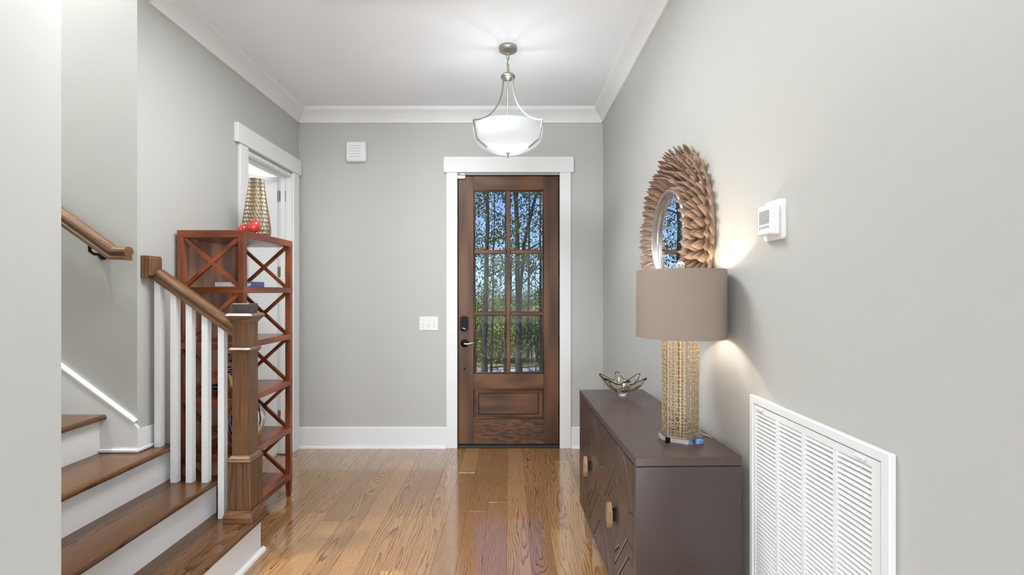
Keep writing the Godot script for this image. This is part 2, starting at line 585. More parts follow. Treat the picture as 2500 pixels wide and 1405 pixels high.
# ------------------------------------------------------------------ room shell
func build_shell() -> void:
	var T := 0.14
	var wp: Material = M.wall_paint
	# door wall with the door's opening
	var dx0 := -0.482
	var dx1 := 0.448
	var dtop := 2.462
	var st := new_st()
	span(st, Vector3(XL - T, -0.1, BACK - T), Vector3(dx0, CEIL, BACK))
	span(st, Vector3(dx1, -0.1, BACK - T), Vector3(XR + T, CEIL, BACK))
	span(st, Vector3(dx0, dtop, BACK - T), Vector3(dx1, CEIL, BACK))
	struct("wall_front", st, wp)
	# right wall, running on behind the camera
	st = new_st()
	span(st, Vector3(XR, -0.1, BACK), Vector3(XR + T, CEIL, -0.45))
	struct("wall_right", st, wp)
	# left wall of the foyer with a doorway
	st = new_st()
	span(st, Vector3(XL - T, -0.1, -3.32), Vector3(XL, CEIL, ZS))
	span(st, Vector3(XL - T, -0.1, BACK), Vector3(XL, CEIL, -4.05))
	span(st, Vector3(XL - T, 2.43, -4.05), Vector3(XL, CEIL, -3.32))
	span(st, Vector3(XL - T, CEIL, BACK), Vector3(XL, 5.5, ZS))
	struct("wall_left", st, wp)
	# back wall of the stairwell
	st = new_st()
	span(st, Vector3(-4.4, -0.1, ZS - T), Vector3(XL - T, 5.5, ZS))
	struct("wall_stairwell", st, wp)
	# stairwell end, the wall between stairs and hall, upper parts
	st = new_st()
	span(st, Vector3(-4.54, -0.1, ZS - T), Vector3(-4.4, 5.5, -1.21))
	struct("wall_stair_end", st, wp)
	st = new_st()
	span(st, Vector3(-5.14, -0.1, -1.35), Vector3(-1.31, 5.5, -1.0))
	struct("wall_hall", st, wp)
	st = new_st()
	span(st, Vector3(-1.905, CEIL + 0.15, -2.363), Vector3(-1.765, 5.5, -1.35))
	struct("wall_upper", st, wp)
	st = new_st()
	span(st, Vector3(XL, CEIL, BACK - T), Vector3(XR + T, CEIL + 0.15, ZS))
	span(st, Vector3(-1.905, CEIL, ZS), Vector3(XR + T, CEIL + 0.15, -1.35))
	span(st, Vector3(-1.31, CEIL, -1.35), Vector3(XR + T, CEIL + 0.15, -0.45))
	struct("ceiling", st, M.ceiling_paint)
	st = new_st()
	span(st, Vector3(-4.54, 5.5, ZS - T), Vector3(-1.6, 5.62, -1.21))
	struct("ceiling_stairwell", st, M.ceiling_paint)

	# crown moulding
	var prof := [[0.0, 0.0], [0.0, -0.118], [0.013, -0.118], [0.018, -0.104], [0.03, -0.082], [0.05, -0.056], [0.072, -0.036], [0.084, -0.028], [0.092, -0.014], [0.092, 0.0]]
	var crown := func(called: String, a: Vector3, b: Vector3, inward: Vector3) -> void:
		var s := new_st()
		var dir := (b - a).normalized()
		var p := PackedVector2Array()
		var flip := inward.cross(dir).y < 0.0
		for q in prof: p.append(Vector2(q[0], -q[1] if flip else q[1]))
		sweep(s, [a, b], p, inward)
		struct(called, s, M.trim_white)
	crown.call("trim_1", Vector3(XL, CEIL, -2.44), Vector3(XL, CEIL, BACK), Vector3.RIGHT)
	crown.call("trim_2", Vector3(XL, CEIL, BACK), Vector3(XR, CEIL, BACK), Vector3.BACK)
	crown.call("trim_3", Vector3(XR, CEIL, BACK), Vector3(XR, CEIL, -0.45), Vector3.LEFT)

	# baseboards, each with a shoe
	var bp := [[0.0, 0.0], [0.034, 0.0], [0.034, 0.008], [0.028, 0.018], [0.016, 0.021], [0.016, 0.182], [0.012, 0.19], [0.0, 0.19]]
	var base := func(called: String, a: Vector3, b: Vector3, inward: Vector3) -> void:
		var s := new_st()
		var dir := (b - a).normalized()
		var p := PackedVector2Array()
		var flip := inward.cross(dir).y < 0.0
		for q in bp: p.append(Vector2(q[0], -q[1] if flip else q[1]))
		sweep(s, [a, b], p, inward)
		struct(called, s, M.trim_white)
	base.call("baseboard_front", Vector3(XL, 0, BACK), Vector3(-0.575, 0, BACK), Vector3.BACK)
	base.call("baseboard_front", Vector3(0.546, 0, BACK), Vector3(XR, 0, BACK), Vector3.BACK)
	base.call("baseboard_right", Vector3(XR, 0, BACK), Vector3(XR, 0, -1.62), Vector3.LEFT)
	base.call("baseboard_right", Vector3(XR, 0, -0.95), Vector3(XR, 0, -0.45), Vector3.LEFT)
	base.call("baseboard_left", Vector3(XL, 0, -2.53), Vector3(XL, 0, -3.22), Vector3.RIGHT)
	# the front door's flat casing: two legs and a taller head
	st = new_st()
	span(st, Vector3(-0.574, 0, BACK), Vector3(-0.476, 2.478, BACK + 0.022), 0.002)
	span(st, Vector3(0.443, 0, BACK), Vector3(0.543, 2.478, BACK + 0.022), 0.002)
	span(st, Vector3(-0.598, 2.478, BACK), Vector3(0.568, 2.617, BACK + 0.03), 0.002)
	struct("trim_4", st, M.trim_white)
	# casing of the side doorway
	st = new_st()
	span(st, Vector3(XL, 0, -3.335), Vector3(XL + 0.02, 2.448, -3.235), 0.002)
	span(st, Vector3(XL, 0, -4.135), Vector3(XL + 0.02, 2.448, -4.035), 0.002)
	span(st, Vector3(XL, 2.448, -4.155), Vector3(XL + 0.03, 2.58, -3.19), 0.002)
	# jamb lining with a stop
	span(st, Vector3(XL - T, 0, -4.05), Vector3(XL, 2.43, -4.03))
	span(st, Vector3(XL - T, 0, -3.34), Vector3(XL, 2.43, -3.32))
	span(st, Vector3(XL - T, 2.41, -4.03), Vector3(XL, 2.43, -3.34))
	span(st, Vector3(XL - 0.09, 0, -4.03), Vector3(XL - 0.055, 2.41, -4.018))
	span(st, Vector3(XL - 0.09, 2.398, -4.018), Vector3(XL - 0.055, 2.41, -3.34))
	struct("trim_5", st, M.trim_white)
	# room beyond the side doorway
	st = new_st()
	span(st, Vector3(-4.4, -0.1, -5.3), Vector3(-4.26, CEIL, ZS - T))
	span(st, Vector3(-4.4, -0.1, -5.44), Vector3(XL, CEIL, -5.3))
	span(st, Vector3(XL - T, -0.1, -5.3), Vector3(XL, CEIL, BACK - T))
	struct("wall_side_room", st, wp)
	st = new_st()
	span(st, Vector3(-4.4, CEIL - 0.3, -5.44), Vector3(XL - T, CEIL - 0.15, ZS - T))
	struct("ceiling_side_room", st, M.ceiling_paint)
	var l := thing("unseen_ceiling_light", Vector3(-3.1, CEIL - 0.3, -4.0), "unseen round ceiling light in the side room behind the half open white door", "ceiling light")  # out of view, placed to light the side room and its white door
	lamp_disc(l, 0.14, 1.8)
	l = thing("unseen_ceiling_light", Vector3(-3.0, 5.5, -1.85), "unseen round ceiling light high above the staircase", "ceiling light")  # out of view, placed to light the stairwell wall and treads
	lamp_disc(l, 0.16, 8.5)

func lamp_disc(l: Node3D, r: float, energy: float) -> void:
	var st := new_st()
	lathe(st, [Vector2(0, -0.03), Vector2(r, -0.03), Vector2(r + 0.01, -0.015), Vector2(r + 0.01, 0), Vector2(0, 0)], 32)
	obj("rim", st, M.nickel, l)
	st = new_st()
	lathe(st, [Vector2(0, -0.05), Vector2(r * 0.6, -0.046), Vector2(r * 0.9, -0.03), Vector2(0, -0.029)], 32)
	obj("diffuser", st, M.bulb_glow, l)
	bulb_light("glow", Vector3(0, -0.12, 0), energy, Color(0.95, 0.98, 1.0), 0.1, l)

# ------------------------------------------------------------------ floor
func build_floor() -> void:
	var fl := setting("floor")
	var st := new_st()
	span(st, Vector3(-4.4, -0.12, -5.44), Vector3(XR + 0.14, -0.012, -0.7), 0.0, 2)
	span(st, Vector3(-5.0, -0.12, -0.7), Vector3(5.0, -0.001, 6.5), 0.0, 2)
	obj("subfloor", st, M.floor_oak_1, fl)
	var pw := 0.127
	var x := XL - 0.02
	var row := 0
	while x < XR:
		var z := BACK - 0.02 + 0.0
		var first := true
		while z < -0.7:
			var l := rng.randf_range(0.7, 1.9)
			if first: l = rng.randf_range(0.3, 1.6)
			first = false
			var z1 := minf(z + l, -0.7)
			if -0.7 - z1 < 0.25: z1 = -0.7
			var strip := rng.randi() % 8
			st = new_st()
			var half := pw / 2.0
			var g := 0.0004
			# one board of the oak picture: u along the length, v within its own strip
			plank_box(st, Vector3(x + g, -0.012, z + g), Vector3(minf(x + pw, XR) - g, 0.0, z1 - g), strip, rng.randf())
			obj("plank", st, M["floor_oak_%d" % (rng.randi() % 4)], fl)
			z = z1
		x += pw
		row += 1

func plank_box(st: SurfaceTool, lo: Vector3, hi: Vector3, strip: int, u0: float) -> void:
	st.set_smooth_group(FLAT)
	var bev := 0.0007
	var uv := func(px: float, pz: float) -> Vector2:
		return Vector2(u0 + (pz - lo.z) / 2.0, (strip + 0.03 + 0.94 * clampf((px - lo.x) / 0.127, 0, 1)) / 8.0)
	var q := [Vector2(lo.x, lo.z), Vector2(hi.x, lo.z), Vector2(hi.x, hi.z), Vector2(lo.x, hi.z)]
	var c := Vector2((lo.x + hi.x) / 2, (lo.z + hi.z) / 2)
	var top := []
	var tuv := []
	for p in q:
		var i := Vector2(p.x - signf(p.x - c.x) * bev, p.y - signf(p.y - c.y) * bev)
		top.append(Vector3(i.x, hi.y, i.y))
		tuv.append(uv.call(i.x, i.y))
	quad(st, top, tuv, Vector3.UP)
	for k in 4:
		var k2 := (k + 1) % 4
		var a := Vector3(q[k].x, hi.y - bev, q[k].y)
		var b := Vector3(q[k2].x, hi.y - bev, q[k2].y)
		var m := (a + b) / 2 - Vector3(c.x, hi.y, c.y)
		quad(st, [top[k], top[k2], b, a], [tuv[k], tuv[k2], tuv[k2], tuv[k]], m + Vector3.UP * 0.1)
		quad(st, [a, b, Vector3(b.x, lo.y, b.z), Vector3(a.x, lo.y, a.z)], [tuv[k], tuv[k2], tuv[k2], tuv[k]], m)

# ------------------------------------------------------------------ front door
func build_front_door() -> void:
	var d := setting("door_1")
	d.position = Vector3(0, 0, BACK)
	var dx := func(px: float) -> float: return (px - 1246.0) / 271.0
	var dw: Material = M.door_wood
	var zf := -0.012   # front face of the slab
	var zb := -0.057
	var us := Vector2(0.9, 1.4)
	var x0 := -0.468
	var x1 := 0.436
	var a0 := -0.333    # inner edges of the stiles
	var a1 := 0.302
	var y_bot := 0.03
	var y_top := 2.452
	var yl0 := 0.664    # lower edge of the glazed opening
	var yl1 := 2.327
	# dark frame round the slab: rebate strips and threshold
	var st := new_st()
	span(st, Vector3(-0.482, 0.0, -0.14), Vector3(x0 - 0.003, 2.462, -0.004), 0.0)
	span(st, Vector3(x1 + 0.003, 0.0, -0.14), Vector3(0.448, 2.462, -0.004), 0.0)
	span(st, Vector3(-0.482, y_top + 0.004, -0.14), Vector3(0.448, 2.464, -0.004), 0.0)
	obj("frame", st, M.sill_dark, d)
	st = new_st()
	span(st, Vector3(-0.476, 0.0, -0.14), Vector3(0.443, 0.022, 0.012), 0.004)
	obj("threshold", st, M.sill_dark, d)
	st = new_st()
	span(st, Vector3(x0, y_bot, zb), Vector3(a0, y_top, zf), 0.002, 1, Vector2(0.4, 1.4), Vector2(0.5, 0.2))
	obj("stile", st, dw, d)
	st = new_st()
	span(st, Vector3(a1, y_bot, zb), Vector3(x1, y_top, zf), 0.002, 1, Vector2(0.4, 1.4), Vector2(0.5, 0.65))
	obj("stile", st, dw, d)
	st = new_st()
	span(st, Vector3(a0, yl1, zb), Vector3(a1, y_top, zf), 0.001, 0, us, Vector2(0.3, 0.45))
	obj("rail", st, dw, d)
	st = new_st()
	span(st, Vector3(a0, 0.53, zb), Vector3(a1, yl0, zf), 0.001, 0, us, Vector2(0.75, 0.1))
	obj("rail", st, dw, d)
	st = new_st()
	span(st, Vector3(a0, y_bot, zb), Vector3(a1, 0.256, zf), 0.001, 0, us, Vector2(0.2, 0.3))
	obj("rail", st, M.door_flame, d)
	# raised panel: sloping border in a recess, then a field
	st = new_st()
	span(st, Vector3(a0, 0.256, zb), Vector3(a1, 0.53, zf - 0.018), 0.0, 0, us, Vector2(0.05, 0.8))
	obj("panel_bed", st, dw, d)
	st = new_st()
	raised(st, Vector2(-0.016, 0.393), Vector2(0.552, 0.198), Vector2(0.53, 0.176), zf - 0.018, zf - 0.001, us, Vector2(0.4, 0.9))
	obj("panel", st, dw, d)
	for k in [[a0, 0.256, a1, 0.256 + 0.016], [a0, 0.53 - 0.016, a1, 0.53], [a0, 0.27, a0 + 0.014, 0.516], [a1 - 0.014, 0.27, a1, 0.516]]:
		st = new_st()
		span(st, Vector3(k[0], k[1], zf - 0.018), Vector3(k[2], k[3], zf - 0.006), 0.004, 0 if k[2] - k[0] > 0.1 else 1, us)
		obj("panel_moulding", st, dw, d)
	# muntins and the moulding round the glass
	st = new_st()
	span(st, Vector3(-0.036, yl0, zb), Vector3(0.001, yl1, zf - 0.004), 0.006, 1, us, Vector2(0.2, 0.1))
	obj("muntin", st, dw, d)
	for yc in [1.768, 1.209]:
		for sx in [[a0, -0.036], [0.001, a1]]:
			st = new_st()
			span(st, Vector3(sx[0], yc - 0.0185, zb), Vector3(sx[1], yc + 0.0185, zf - 0.004), 0.006, 0, us, Vector2(0.3, yc))
			obj("muntin", st, dw, d)
	for k in [[a0, yl0, a0 + 0.012, yl1], [a1 - 0.012, yl0, a1, yl1], [a0, yl0, a1, yl0 + 0.012], [a0, yl1 - 0.012, a1, yl1]]:
		st = new_st()
		span(st, Vector3(k[0], k[1], zb), Vector3(k[2], k[3], zf - 0.002), 0.005, 1 if k[3] - k[1] > 0.5 else 0, us)
		obj("glazing_bead", st, dw, d)
	var ys := [[yl0, 1.19], [1.227, 1.75], [1.786, yl1]]
	for y in ys:
		for x in [[a0, -0.03], [-0.005, a1]]:
			st = new_st()
			span(st, Vector3(x[0] + 0.002, y[0] + 0.002, -0.036), Vector3(x[1] - 0.002, y[1] - 0.002, -0.034))
			var g := MeshInstance3D.new()
			g.name = "pane"
			var q := QuadMesh.new()
			q.size = Vector2(x[1] - x[0], y[1] - y[0] + 0.01)
			q.material = M.pane_glass
			g.mesh = q
			g.position = Vector3((x[0] + x[1]) / 2, (y[0] + y[1]) / 2, -0.035)
			d.add_child(g, true)
	# hinges
	for y in [2.268, 1.62, 0.958, 0.343]:
		st = new_st()
		tube(st, [Vector3(0.439, y - 0.055, zf + 0.006), Vector3(0.439, y + 0.055, zf + 0.006)], 0.0075, 8)
		ball(st, Vector3(0.439, y + 0.058, zf + 0.006), Vector3(0.006, 0.006, 0.006), 8, 6)
		ball(st, Vector3(0.439, y - 0.058, zf + 0.006), Vector3(0.006, 0.006, 0.006), 8, 6)
		obj("hinge", st, M.black_metal, d)
	# keypad deadbolt: tall housing with a turn piece below
	st = new_st()
	prism(st, rounded_rect(0.07, 0.135, 0.02), 0.026, Transform3D(Basis.IDENTITY, Vector3(-0.416, 1.118, zf)))
	var lock := obj("deadbolt", st, M.lock_black, d)
	st = new_st()
	lathe(st, [Vector2(0.023, 0), Vector2(0.023, 0.008), Vector2(0.02, 0.011), Vector2(0, 0.012)], 24, Transform3D(Basis(Vector3.RIGHT, PI / 2), Vector3(-0.416, 1.078, zf + 0.026)))
	obj("turn_plate", st, M.black_metal, lock)
	st = new_st()
	box(st, Vector3(-0.414, 1.078, zf + 0.046), Vector3(0.036, 0.009, 0.02), 0.003, Basis(Vector3.BACK, -0.35))
	obj("thumb_turn", st, M.nickel, lock)
	# lever
	st = new_st()
	lathe(st, [Vector2(0.036, 0), Vector2(0.036, 0.006), Vector2(0.03, 0.011), Vector2(0.014, 0.014), Vector2(0.012, 0.05), Vector2(0, 0.052)], 28, Transform3D(Basis(Vector3.RIGHT, PI / 2), Vector3(-0.413, 0.941, zf)))
	var lev := obj("door_handle", st, M.lock_black, d)
	st = new_st()
	tube(st, [Vector3(-0.413, 0.941, zf + 0.045), Vector3(-0.385, 0.939, zf + 0.05), Vector3(-0.358, 0.944, zf + 0.05), Vector3(-0.337, 0.951, zf + 0.048), Vector3(-0.322, 0.949, zf + 0.046)], [0.01, 0.009, 0.0075, 0.006, 0.004], 10)
	obj("lever", st, M.nickel, lev)
	st = new_st()
	lathe(st, [Vector2(0.009, 0), Vector2(0.009, 0.004), Vector2(0, 0.006)], 16, Transform3D(Basis(Vector3.RIGHT, PI / 2), Vector3(-0.413, 0.709, zf)))
	obj("bolt_cover", st, M.lock_black, d)
	# white contact sensor, one half on the door and one on the head
	var s := thing("door_sensor", Vector3(-0.441, 2.44, BACK), "small white contact sensor at the top left corner of the wooden front door", "sensor")
	st = new_st()
	box(st, Vector3(0, 0, 0.0), Vector3(0.07, 0.03, 0.024), 0.003)
	obj("body", st, M.plastic_white, s)
	st = new_st()
	box(st, Vector3(0.012, 0.026, 0.004), Vector3(0.04, 0.014, 0.018), 0.002)
	obj("magnet", st, M.plastic_white, s)

func rounded_rect(w: float, h: float, r: float, n := 5) -> PackedVector2Array:
	var p := PackedVector2Array()
	for k in 4:
		var c := Vector2((w / 2 - r) * (1 if k in [0, 3] else -1), (h / 2 - r) * (1 if k < 2 else -1))
		for i in n + 1:
			var a := PI / 2 * (k + float(i) / n)
			p.append(c + Vector2(cos(a), sin(a)) * r)
	return p

func raised(st: SurfaceTool, c: Vector2, outer: Vector2, inner: Vector2, z0: float, z1: float, us: Vector2, uo: Vector2) -> void:
	st.set_smooth_group(FLAT)
	var sg := [Vector2(-1, -1), Vector2(1, -1), Vector2(1, 1), Vector2(-1, 1)]
	var o := []
	var i := []
	var ou := []
	var iu := []
	for s in sg:
		var a: Vector2 = c + s * outer / 2
		var b: Vector2 = c + s * inner / 2
		o.append(Vector3(a.x, a.y, z0))
		i.append(Vector3(b.x, b.y, z1))
		ou.append(a * us + uo)
		iu.append(b * us + uo)
	quad(st, i, iu, Vector3.BACK)
	for k in 4:
		var k2 := (k + 1) % 4
		var mid: Vector2 = (sg[k] + sg[k2]) / 2
		quad(st, [o[k], o[k2], i[k2], i[k]], [ou[k], ou[k2], iu[k2], iu[k]], Vector3(mid.x, mid.y, 0.5))

# ------------------------------------------------------------------ white door of the side room, standing half open
func build_side_door() -> void:
	var d := setting("door_2")
	d.position = Vector3(XL - 0.115, 0, -4.012)
	d.rotation.y = -atan2(0.178, 0.13)   # closed it lies along +z
	var st := new_st()
	span(st, Vector3(-0.036, 0.012, 0.0), Vector3(0.0, 2.4, 0.68), 0.002)
	obj("slab", st, M.trim_white, d)
	for y in [2.24, 1.58, 0.33]:
		var h := new_st()
		box(h, Vector3(XL - 0.075, y, -4.0285), Vector3(0.05, 0.09, 0.003), 0.001)
		tube(h, [Vector3(XL - 0.106, y - 0.045, -4.02), Vector3(XL - 0.106, y + 0.045, -4.02)], 0.007, 8)
		var o := obj("hinge", h, M.hinge_steel if y > 2.0 else M.hinge_bronze)
		o.get_parent().remove_child(o)
		d.add_child(o, true)
		o.transform = d.transform.affine_inverse()
	for side in [-1, 1]:
		st = new_st()
		var xf := Transform3D(Basis(Vector3.BACK, -PI / 2 * side), Vector3(0.0 if side > 0 else -0.036, 1.0, 0.62))
		lathe(st, [Vector2(0.03, 0), Vector2(0.03, 0.006), Vector2(0.012, 0.012), Vector2(0.012, 0.03), Vector2(0.026, 0.042), Vector2(0.028, 0.055), Vector2(0.02, 0.066), Vector2(0, 0.069)], 20, xf)
		obj("door_knob", st, M.hinge_steel, d)

# ------------------------------------------------------------------ stairs
func build_stairs() -> void:
	var s := thing("staircase", Vector3(-1.6, 0, -1.9), "staircase with dark oak treads and white risers climbing to the left", "staircase")
	var hs := [0.215, 0.405, 0.592, 0.785, 0.976, 1.167, 1.358, 1.549]
	var rx := [-1.35, -1.59, -1.823, -2.083, -2.338, -2.593, -2.848, -3.103]   # riser faces
	var z0 := -1.352
	var o := -s.position
	for i in hs.size():
		var far: float = [-2.515, -2.515, -2.363][i] if i < 3 else ZS
		var back: float = rx[i + 1] if i + 1 < rx.size() else rx[i] - 0.255
		var th := 0.028
		var lo_y: float = 0.0 if i == 0 else hs[i - 1]
		# white riser block below the tread
		var st := new_st()
		if i == 2:
			span(st, Vector3(XL + 0.001, lo_y - 0.19, -2.503) + o, Vector3(rx[i], hs[i] - th, z0) + o)
			span(st, Vector3(-2.1, lo_y, ZS + 0.001) + o, Vector3(XL + 0.001, hs[i] - th, z0) + o)
		else:
			span(st, Vector3(-3.4 if i > 2 else back - 0.02, lo_y, far + (0.012 if i < 2 else 0.001)) + o, Vector3(rx[i], hs[i] - th, z0) + o)
		obj("riser", st, M.trim_white, s)
		# tread with a rounded nosing, and a return nosing at its open end
		var nose: float = rx[i] + 0.035
		var zf: float = far - (0.012 if i < 2 else 0.0)
		if i == 2: zf = -2.49
		st = new_st()
		var prof := PackedVector2Array()
		var xb: float = back + 0.0
		prof.append(Vector2(xb, hs[i] - th))
		prof.append(Vector2(nose - 0.012, hs[i] - th))
		for k in 9:
			var a := -PI / 2 + PI * k / 8.0
			prof.append(Vector2(nose - th / 2 + cos(a) * th / 2, hs[i] - th / 2 + sin(a) * th / 2))
		prof.append(Vector2(xb, hs[i]))
		var pieces := [[zf, z0, xb]]
		if i == 2: pieces = [[ZS + 0.001, z0, xb], [zf, ZS + 0.001, XL + 0.001]]
		for pc in pieces:
			var pr := PackedVector2Array()
			for q in prof: pr.append(Vector2(maxf(q.x, pc[2]), q.y))
			tread(st, pr, pc[0], pc[1], i, o)
		obj("tread", st, M["tread_oak_%d" % (i % 3)], s)
		# small cove under the nosing
		st = new_st()
		if i == 0:
			var q := v2([[0, 0], [0.02, 0], [0.016, 0.012], [0.006, 0.02], [0, 0.022]])
			prism(st, q, 2.53 + z0, Transform3D(Basis.IDENTITY, Vector3(rx[0], 0, -2.525) + o))
			obj("shoe_moulding", st, M.trim_white, s)
	# skirt board on the stairwell wall and the short base that follows it round the corner
	var st2 := new_st()
	var sk := v2([[XL + 0.014, 0.593], [XL + 0.014, 0.716], [XL - 0.012, 0.745], [-3.4, 0.745 + (3.4 + XL - 0.012) * 0.748], [-3.4, 1.4], [-3.103, 1.36], [-2.593, 0.978], [-2.083, 0.593]])
	prism(st2, sk, 0.015, Transform3D(Basis.IDENTITY, Vector3(0, 0, ZS) + o))
	obj("skirt_board", st2, M.trim_white, s)
	st2 = new_st()
	var b0 := Vector3(XL, 0.593, ZS + 0.015) + o
	span(st2, Vector3(XL, 0.593, -2.47) + o, Vector3(XL + 0.013, 0.703, ZS + 0.0135) + o)
	span(st2, Vector3(XL + 0.014, 0.593, -2.47) + o, Vector3(XL + 0.026, 0.611, ZS + 0.026) + o, 0.004)
	span(st2, Vector3(-2.08, 0.593, ZS + 0.015) + o, Vector3(XL + 0.026, 0.611, ZS + 0.028) + o, 0.004)
	obj("base_moulding", st2, M.trim_white, s)
	# raised edge along the top of the skirt
	st2 = new_st()
	sweep(st2, [Vector3(XL - 0.004, 0.741, ZS + 0.009) + o, Vector3(-3.4, 0.741 + (3.4 + XL - 0.004) * 0.748, ZS + 0.009) + o], v2([[-0.009, 0], [0.011, 0], [0.011, -0.008], [0.004, -0.016], [-0.009, -0.016]]), Vector3.BACK)
	obj("skirt_cap", st2, M.trim_white, s)

func tread(st: SurfaceTool, prof: PackedVector2Array, z0: float, z1: float, i: int, o: Vector3) -> void:
	var n := prof.size()
	var strip := [4, 0, 3, 6, 1, 2, 5, 7][i % 8] as int
	var uv := func(x: float, z: float) -> Vector2: return Vector2(z / 2.0 + i * 0.31, (strip + 0.04 + clampf((x - prof[0].x) / 0.30, 0.0, 1.0) * 1.9) / 8.0)
	for k in n:
		var k2 := (k + 1) % n
		var a := prof[k]
		var b := prof[k2]
		if a.is_equal_approx(b): continue
		st.set_smooth_group(3 if k >= 2 and k2 <= 10 and k2 > 0 else FLAT)
		var e := b - a
		var out := Vector3(e.y, -e.x, 0)
		quad(st, [Vector3(a.x, a.y, z0) + o, Vector3(b.x, b.y, z0) + o, Vector3(b.x, b.y, z1) + o, Vector3(a.x, a.y, z1) + o], [uv.call(a.x, z0), uv.call(b.x, z0), uv.call(b.x, z1), uv.call(a.x, z1)], out)
	st.set_smooth_group(FLAT)
	var tris := Geometry2D.triangulate_polygon(prof)
	for z in [z0, z1]:
		for k in range(0, tris.size(), 3):
			var p := []
			var u := []
			for j in 3:
				var q := prof[tris[k + j]]
				p.append(Vector3(q.x, q.y, z) + o)
				u.append(uv.call(q.x, z))
			tri(st, p, u, Vector3(0, 0, -1 if z == z0 else 1))

func rail_profile(w: float, h: float) -> PackedVector2Array:
	# moulded handrail section, x across, y up
	var l := [[0.5, 0.10], [0.47, 0.28], [0.36, 0.43], [0.18, 0.5], [-0.18, 0.5], [-0.36, 0.43], [-0.47, 0.28], [-0.5, 0.10], [-0.44, -0.02], [-0.33, -0.10], [-0.33, -0.22], [-0.4, -0.30], [-0.4, -0.5], [0.4, -0.5], [0.4, -0.30], [0.33, -0.22], [0.33, -0.10], [0.44, -0.02]]
	var p := PackedVector2Array()
	for q in l: p.append(Vector2(q[0] * w, q[1] * h))
	return p

func build_railing() -> void:
	var base := Vector3(-1.4, 0.215, ZR)
	var r := thing("stair_railing", base, "low stair railing with oak newel post, sloping handrail and white square balusters", "railing")
	var no: Material = M.newel_oak
	var us := Vector2(0.8, 1.6)
	# newel post, square sections stacked
	var st := new_st()
	box(st, Vector3(0, 0.018, 0), Vector3(0.15, 0.036, 0.15), 0.002, Basis.IDENTITY, 0, us)
	frustum4(st, 0.036, 0.0655, 0.148, 0.124)
	box(st, Vector3(0, 0.187, 0), Vector3(0.12, 0.245, 0.12), 0.002, Basis.IDENTITY, 1, us, Vector2(0.3, 0.1))
	box(st, Vector3(0, 0.316, 0), Vector3(0.128, 0.013, 0.128), 0.004, Basis.IDENTITY, 0, us)
	frustum4(st, 0.3225, 0.346, 0.122, 0.09)
	box(st, Vector3(0, 0.7, 0), Vector3(0.087, 0.71, 0.087), 0.0015, Basis.IDENTITY, 1, us, Vector2(0.15, 0.42))
	box(st, Vector3(0, 0.893, 0), Vector3(0.12, 0.02, 0.12), 0.0095, Basis.IDENTITY, 0, us)
	box(st, Vector3(0, 0.88, 0), Vector3(0.1, 0.008, 0.1), 0.003, Basis.IDENTITY, 0, us)
	frustum4(st, 1.036, 1.056, 0.096, 0.116)
	box(st, Vector3(0, 1.068, 0), Vector3(0.146, 0.026, 0.146), 0.012, Basis.IDENTITY, 0, us)
	var nw := obj("newel_post", st, no, r)
	st = new_st()
	box(st, Vector3(0, 1.106, 0), Vector3(0.088, 0.052, 0.088), 0.003, Basis.IDENTITY, 0, us)
	obj("top_block", st, M.newel_top, nw)
	# handrail
	st = new_st()
	var p0 := Vector3(-1.858, 1.500, ZR) - base
	var p1 := Vector3(-1.44, 1.201, ZR) - base
	sweep(st, [p0, p1], rail_profile(0.064, 0.062), Vector3.BACK, Vector2(0.8, 1.6))
	obj("handrail", st, M.rail_oak, r)
	# rosette on the wall
	st = new_st()
	box(st, Vector3(-1.888, 1.538, ZR + 0.012) - base, Vector3(0.03, 0.114, 0.1), 0.0, Basis.IDENTITY, 1, us)
	box(st, Vector3(-1.868, 1.538, ZR + 0.012) - base, Vector3(0.018, 0.1, 0.086), 0.006, Basis.IDENTITY, 1, us)
	obj("rosette", st, M.rail_oak, r)
	# balusters
	for b in [[-1.853, 0.592], [-1.769, 0.405], [-1.688, 0.405], [-1.605, 0.405], [-1.519, 0.215]]:
		var top: float = 1.500 - (b[0] + 1.858) * 0.7153 - 0.028
		st = new_st()
		var h := 0.016
		var zt := top - base.y
		var zb: float = b[1] - base.y
		var x: float = b[0] - base.x
		# top cut to the slope of the rail
		prism(st, v2([[x - h, zb], [x + h, zb], [x + h, zt - h * 0.7153], [x - h, zt + h * 0.7153]]), 0.032, Transform3D(Basis.IDENTITY, Vector3(0, 0, -0.016)))
		obj("baluster", st, M.trim_white, r)
	# oak handrail on the stairwell wall
	var w := thing("wall_handrail", Vector3(-1.95, 1.59, -2.30), "short oak handrail on a black bracket, mounted on the stairwell wall", "handrail")
	st = new_st()
	var o := Vector3(-1.95, 1.59, -2.30)
	sweep(st, [Vector3(-3.3, 2.555, -2.295) - o, Vector3(-1.966, 1.600, -2.295) - o, Vector3(-1.893, 1.598, -2.295) - o], rail_profile(0.06, 0.066), Vector3.BACK, Vector2(0.8, 1.6))
	obj("handrail", st, M.rail_oak, w)
	st = new_st()
	lathe(st, [Vector2(0.026, 0), Vector2(0.026, 0.006), Vector2(0.016, 0.012), Vector2(0, 0.013)], 20, Transform3D(Basis(Vector3.RIGHT, PI / 2), Vector3(-2.078, 1.597, ZS) - o))
	tube(st, [Vector3(-2.078, 1.597, ZS + 0.01) - o, Vector3(-2.085, 1.597, ZS + 0.045) - o, Vector3(-2.09, 1.61, ZS + 0.062) - o, Vector3(-2.088, 1.655, ZS + 0.066) - o], 0.0075, 8)
	obj("bracket", st, M.black_metal, w)

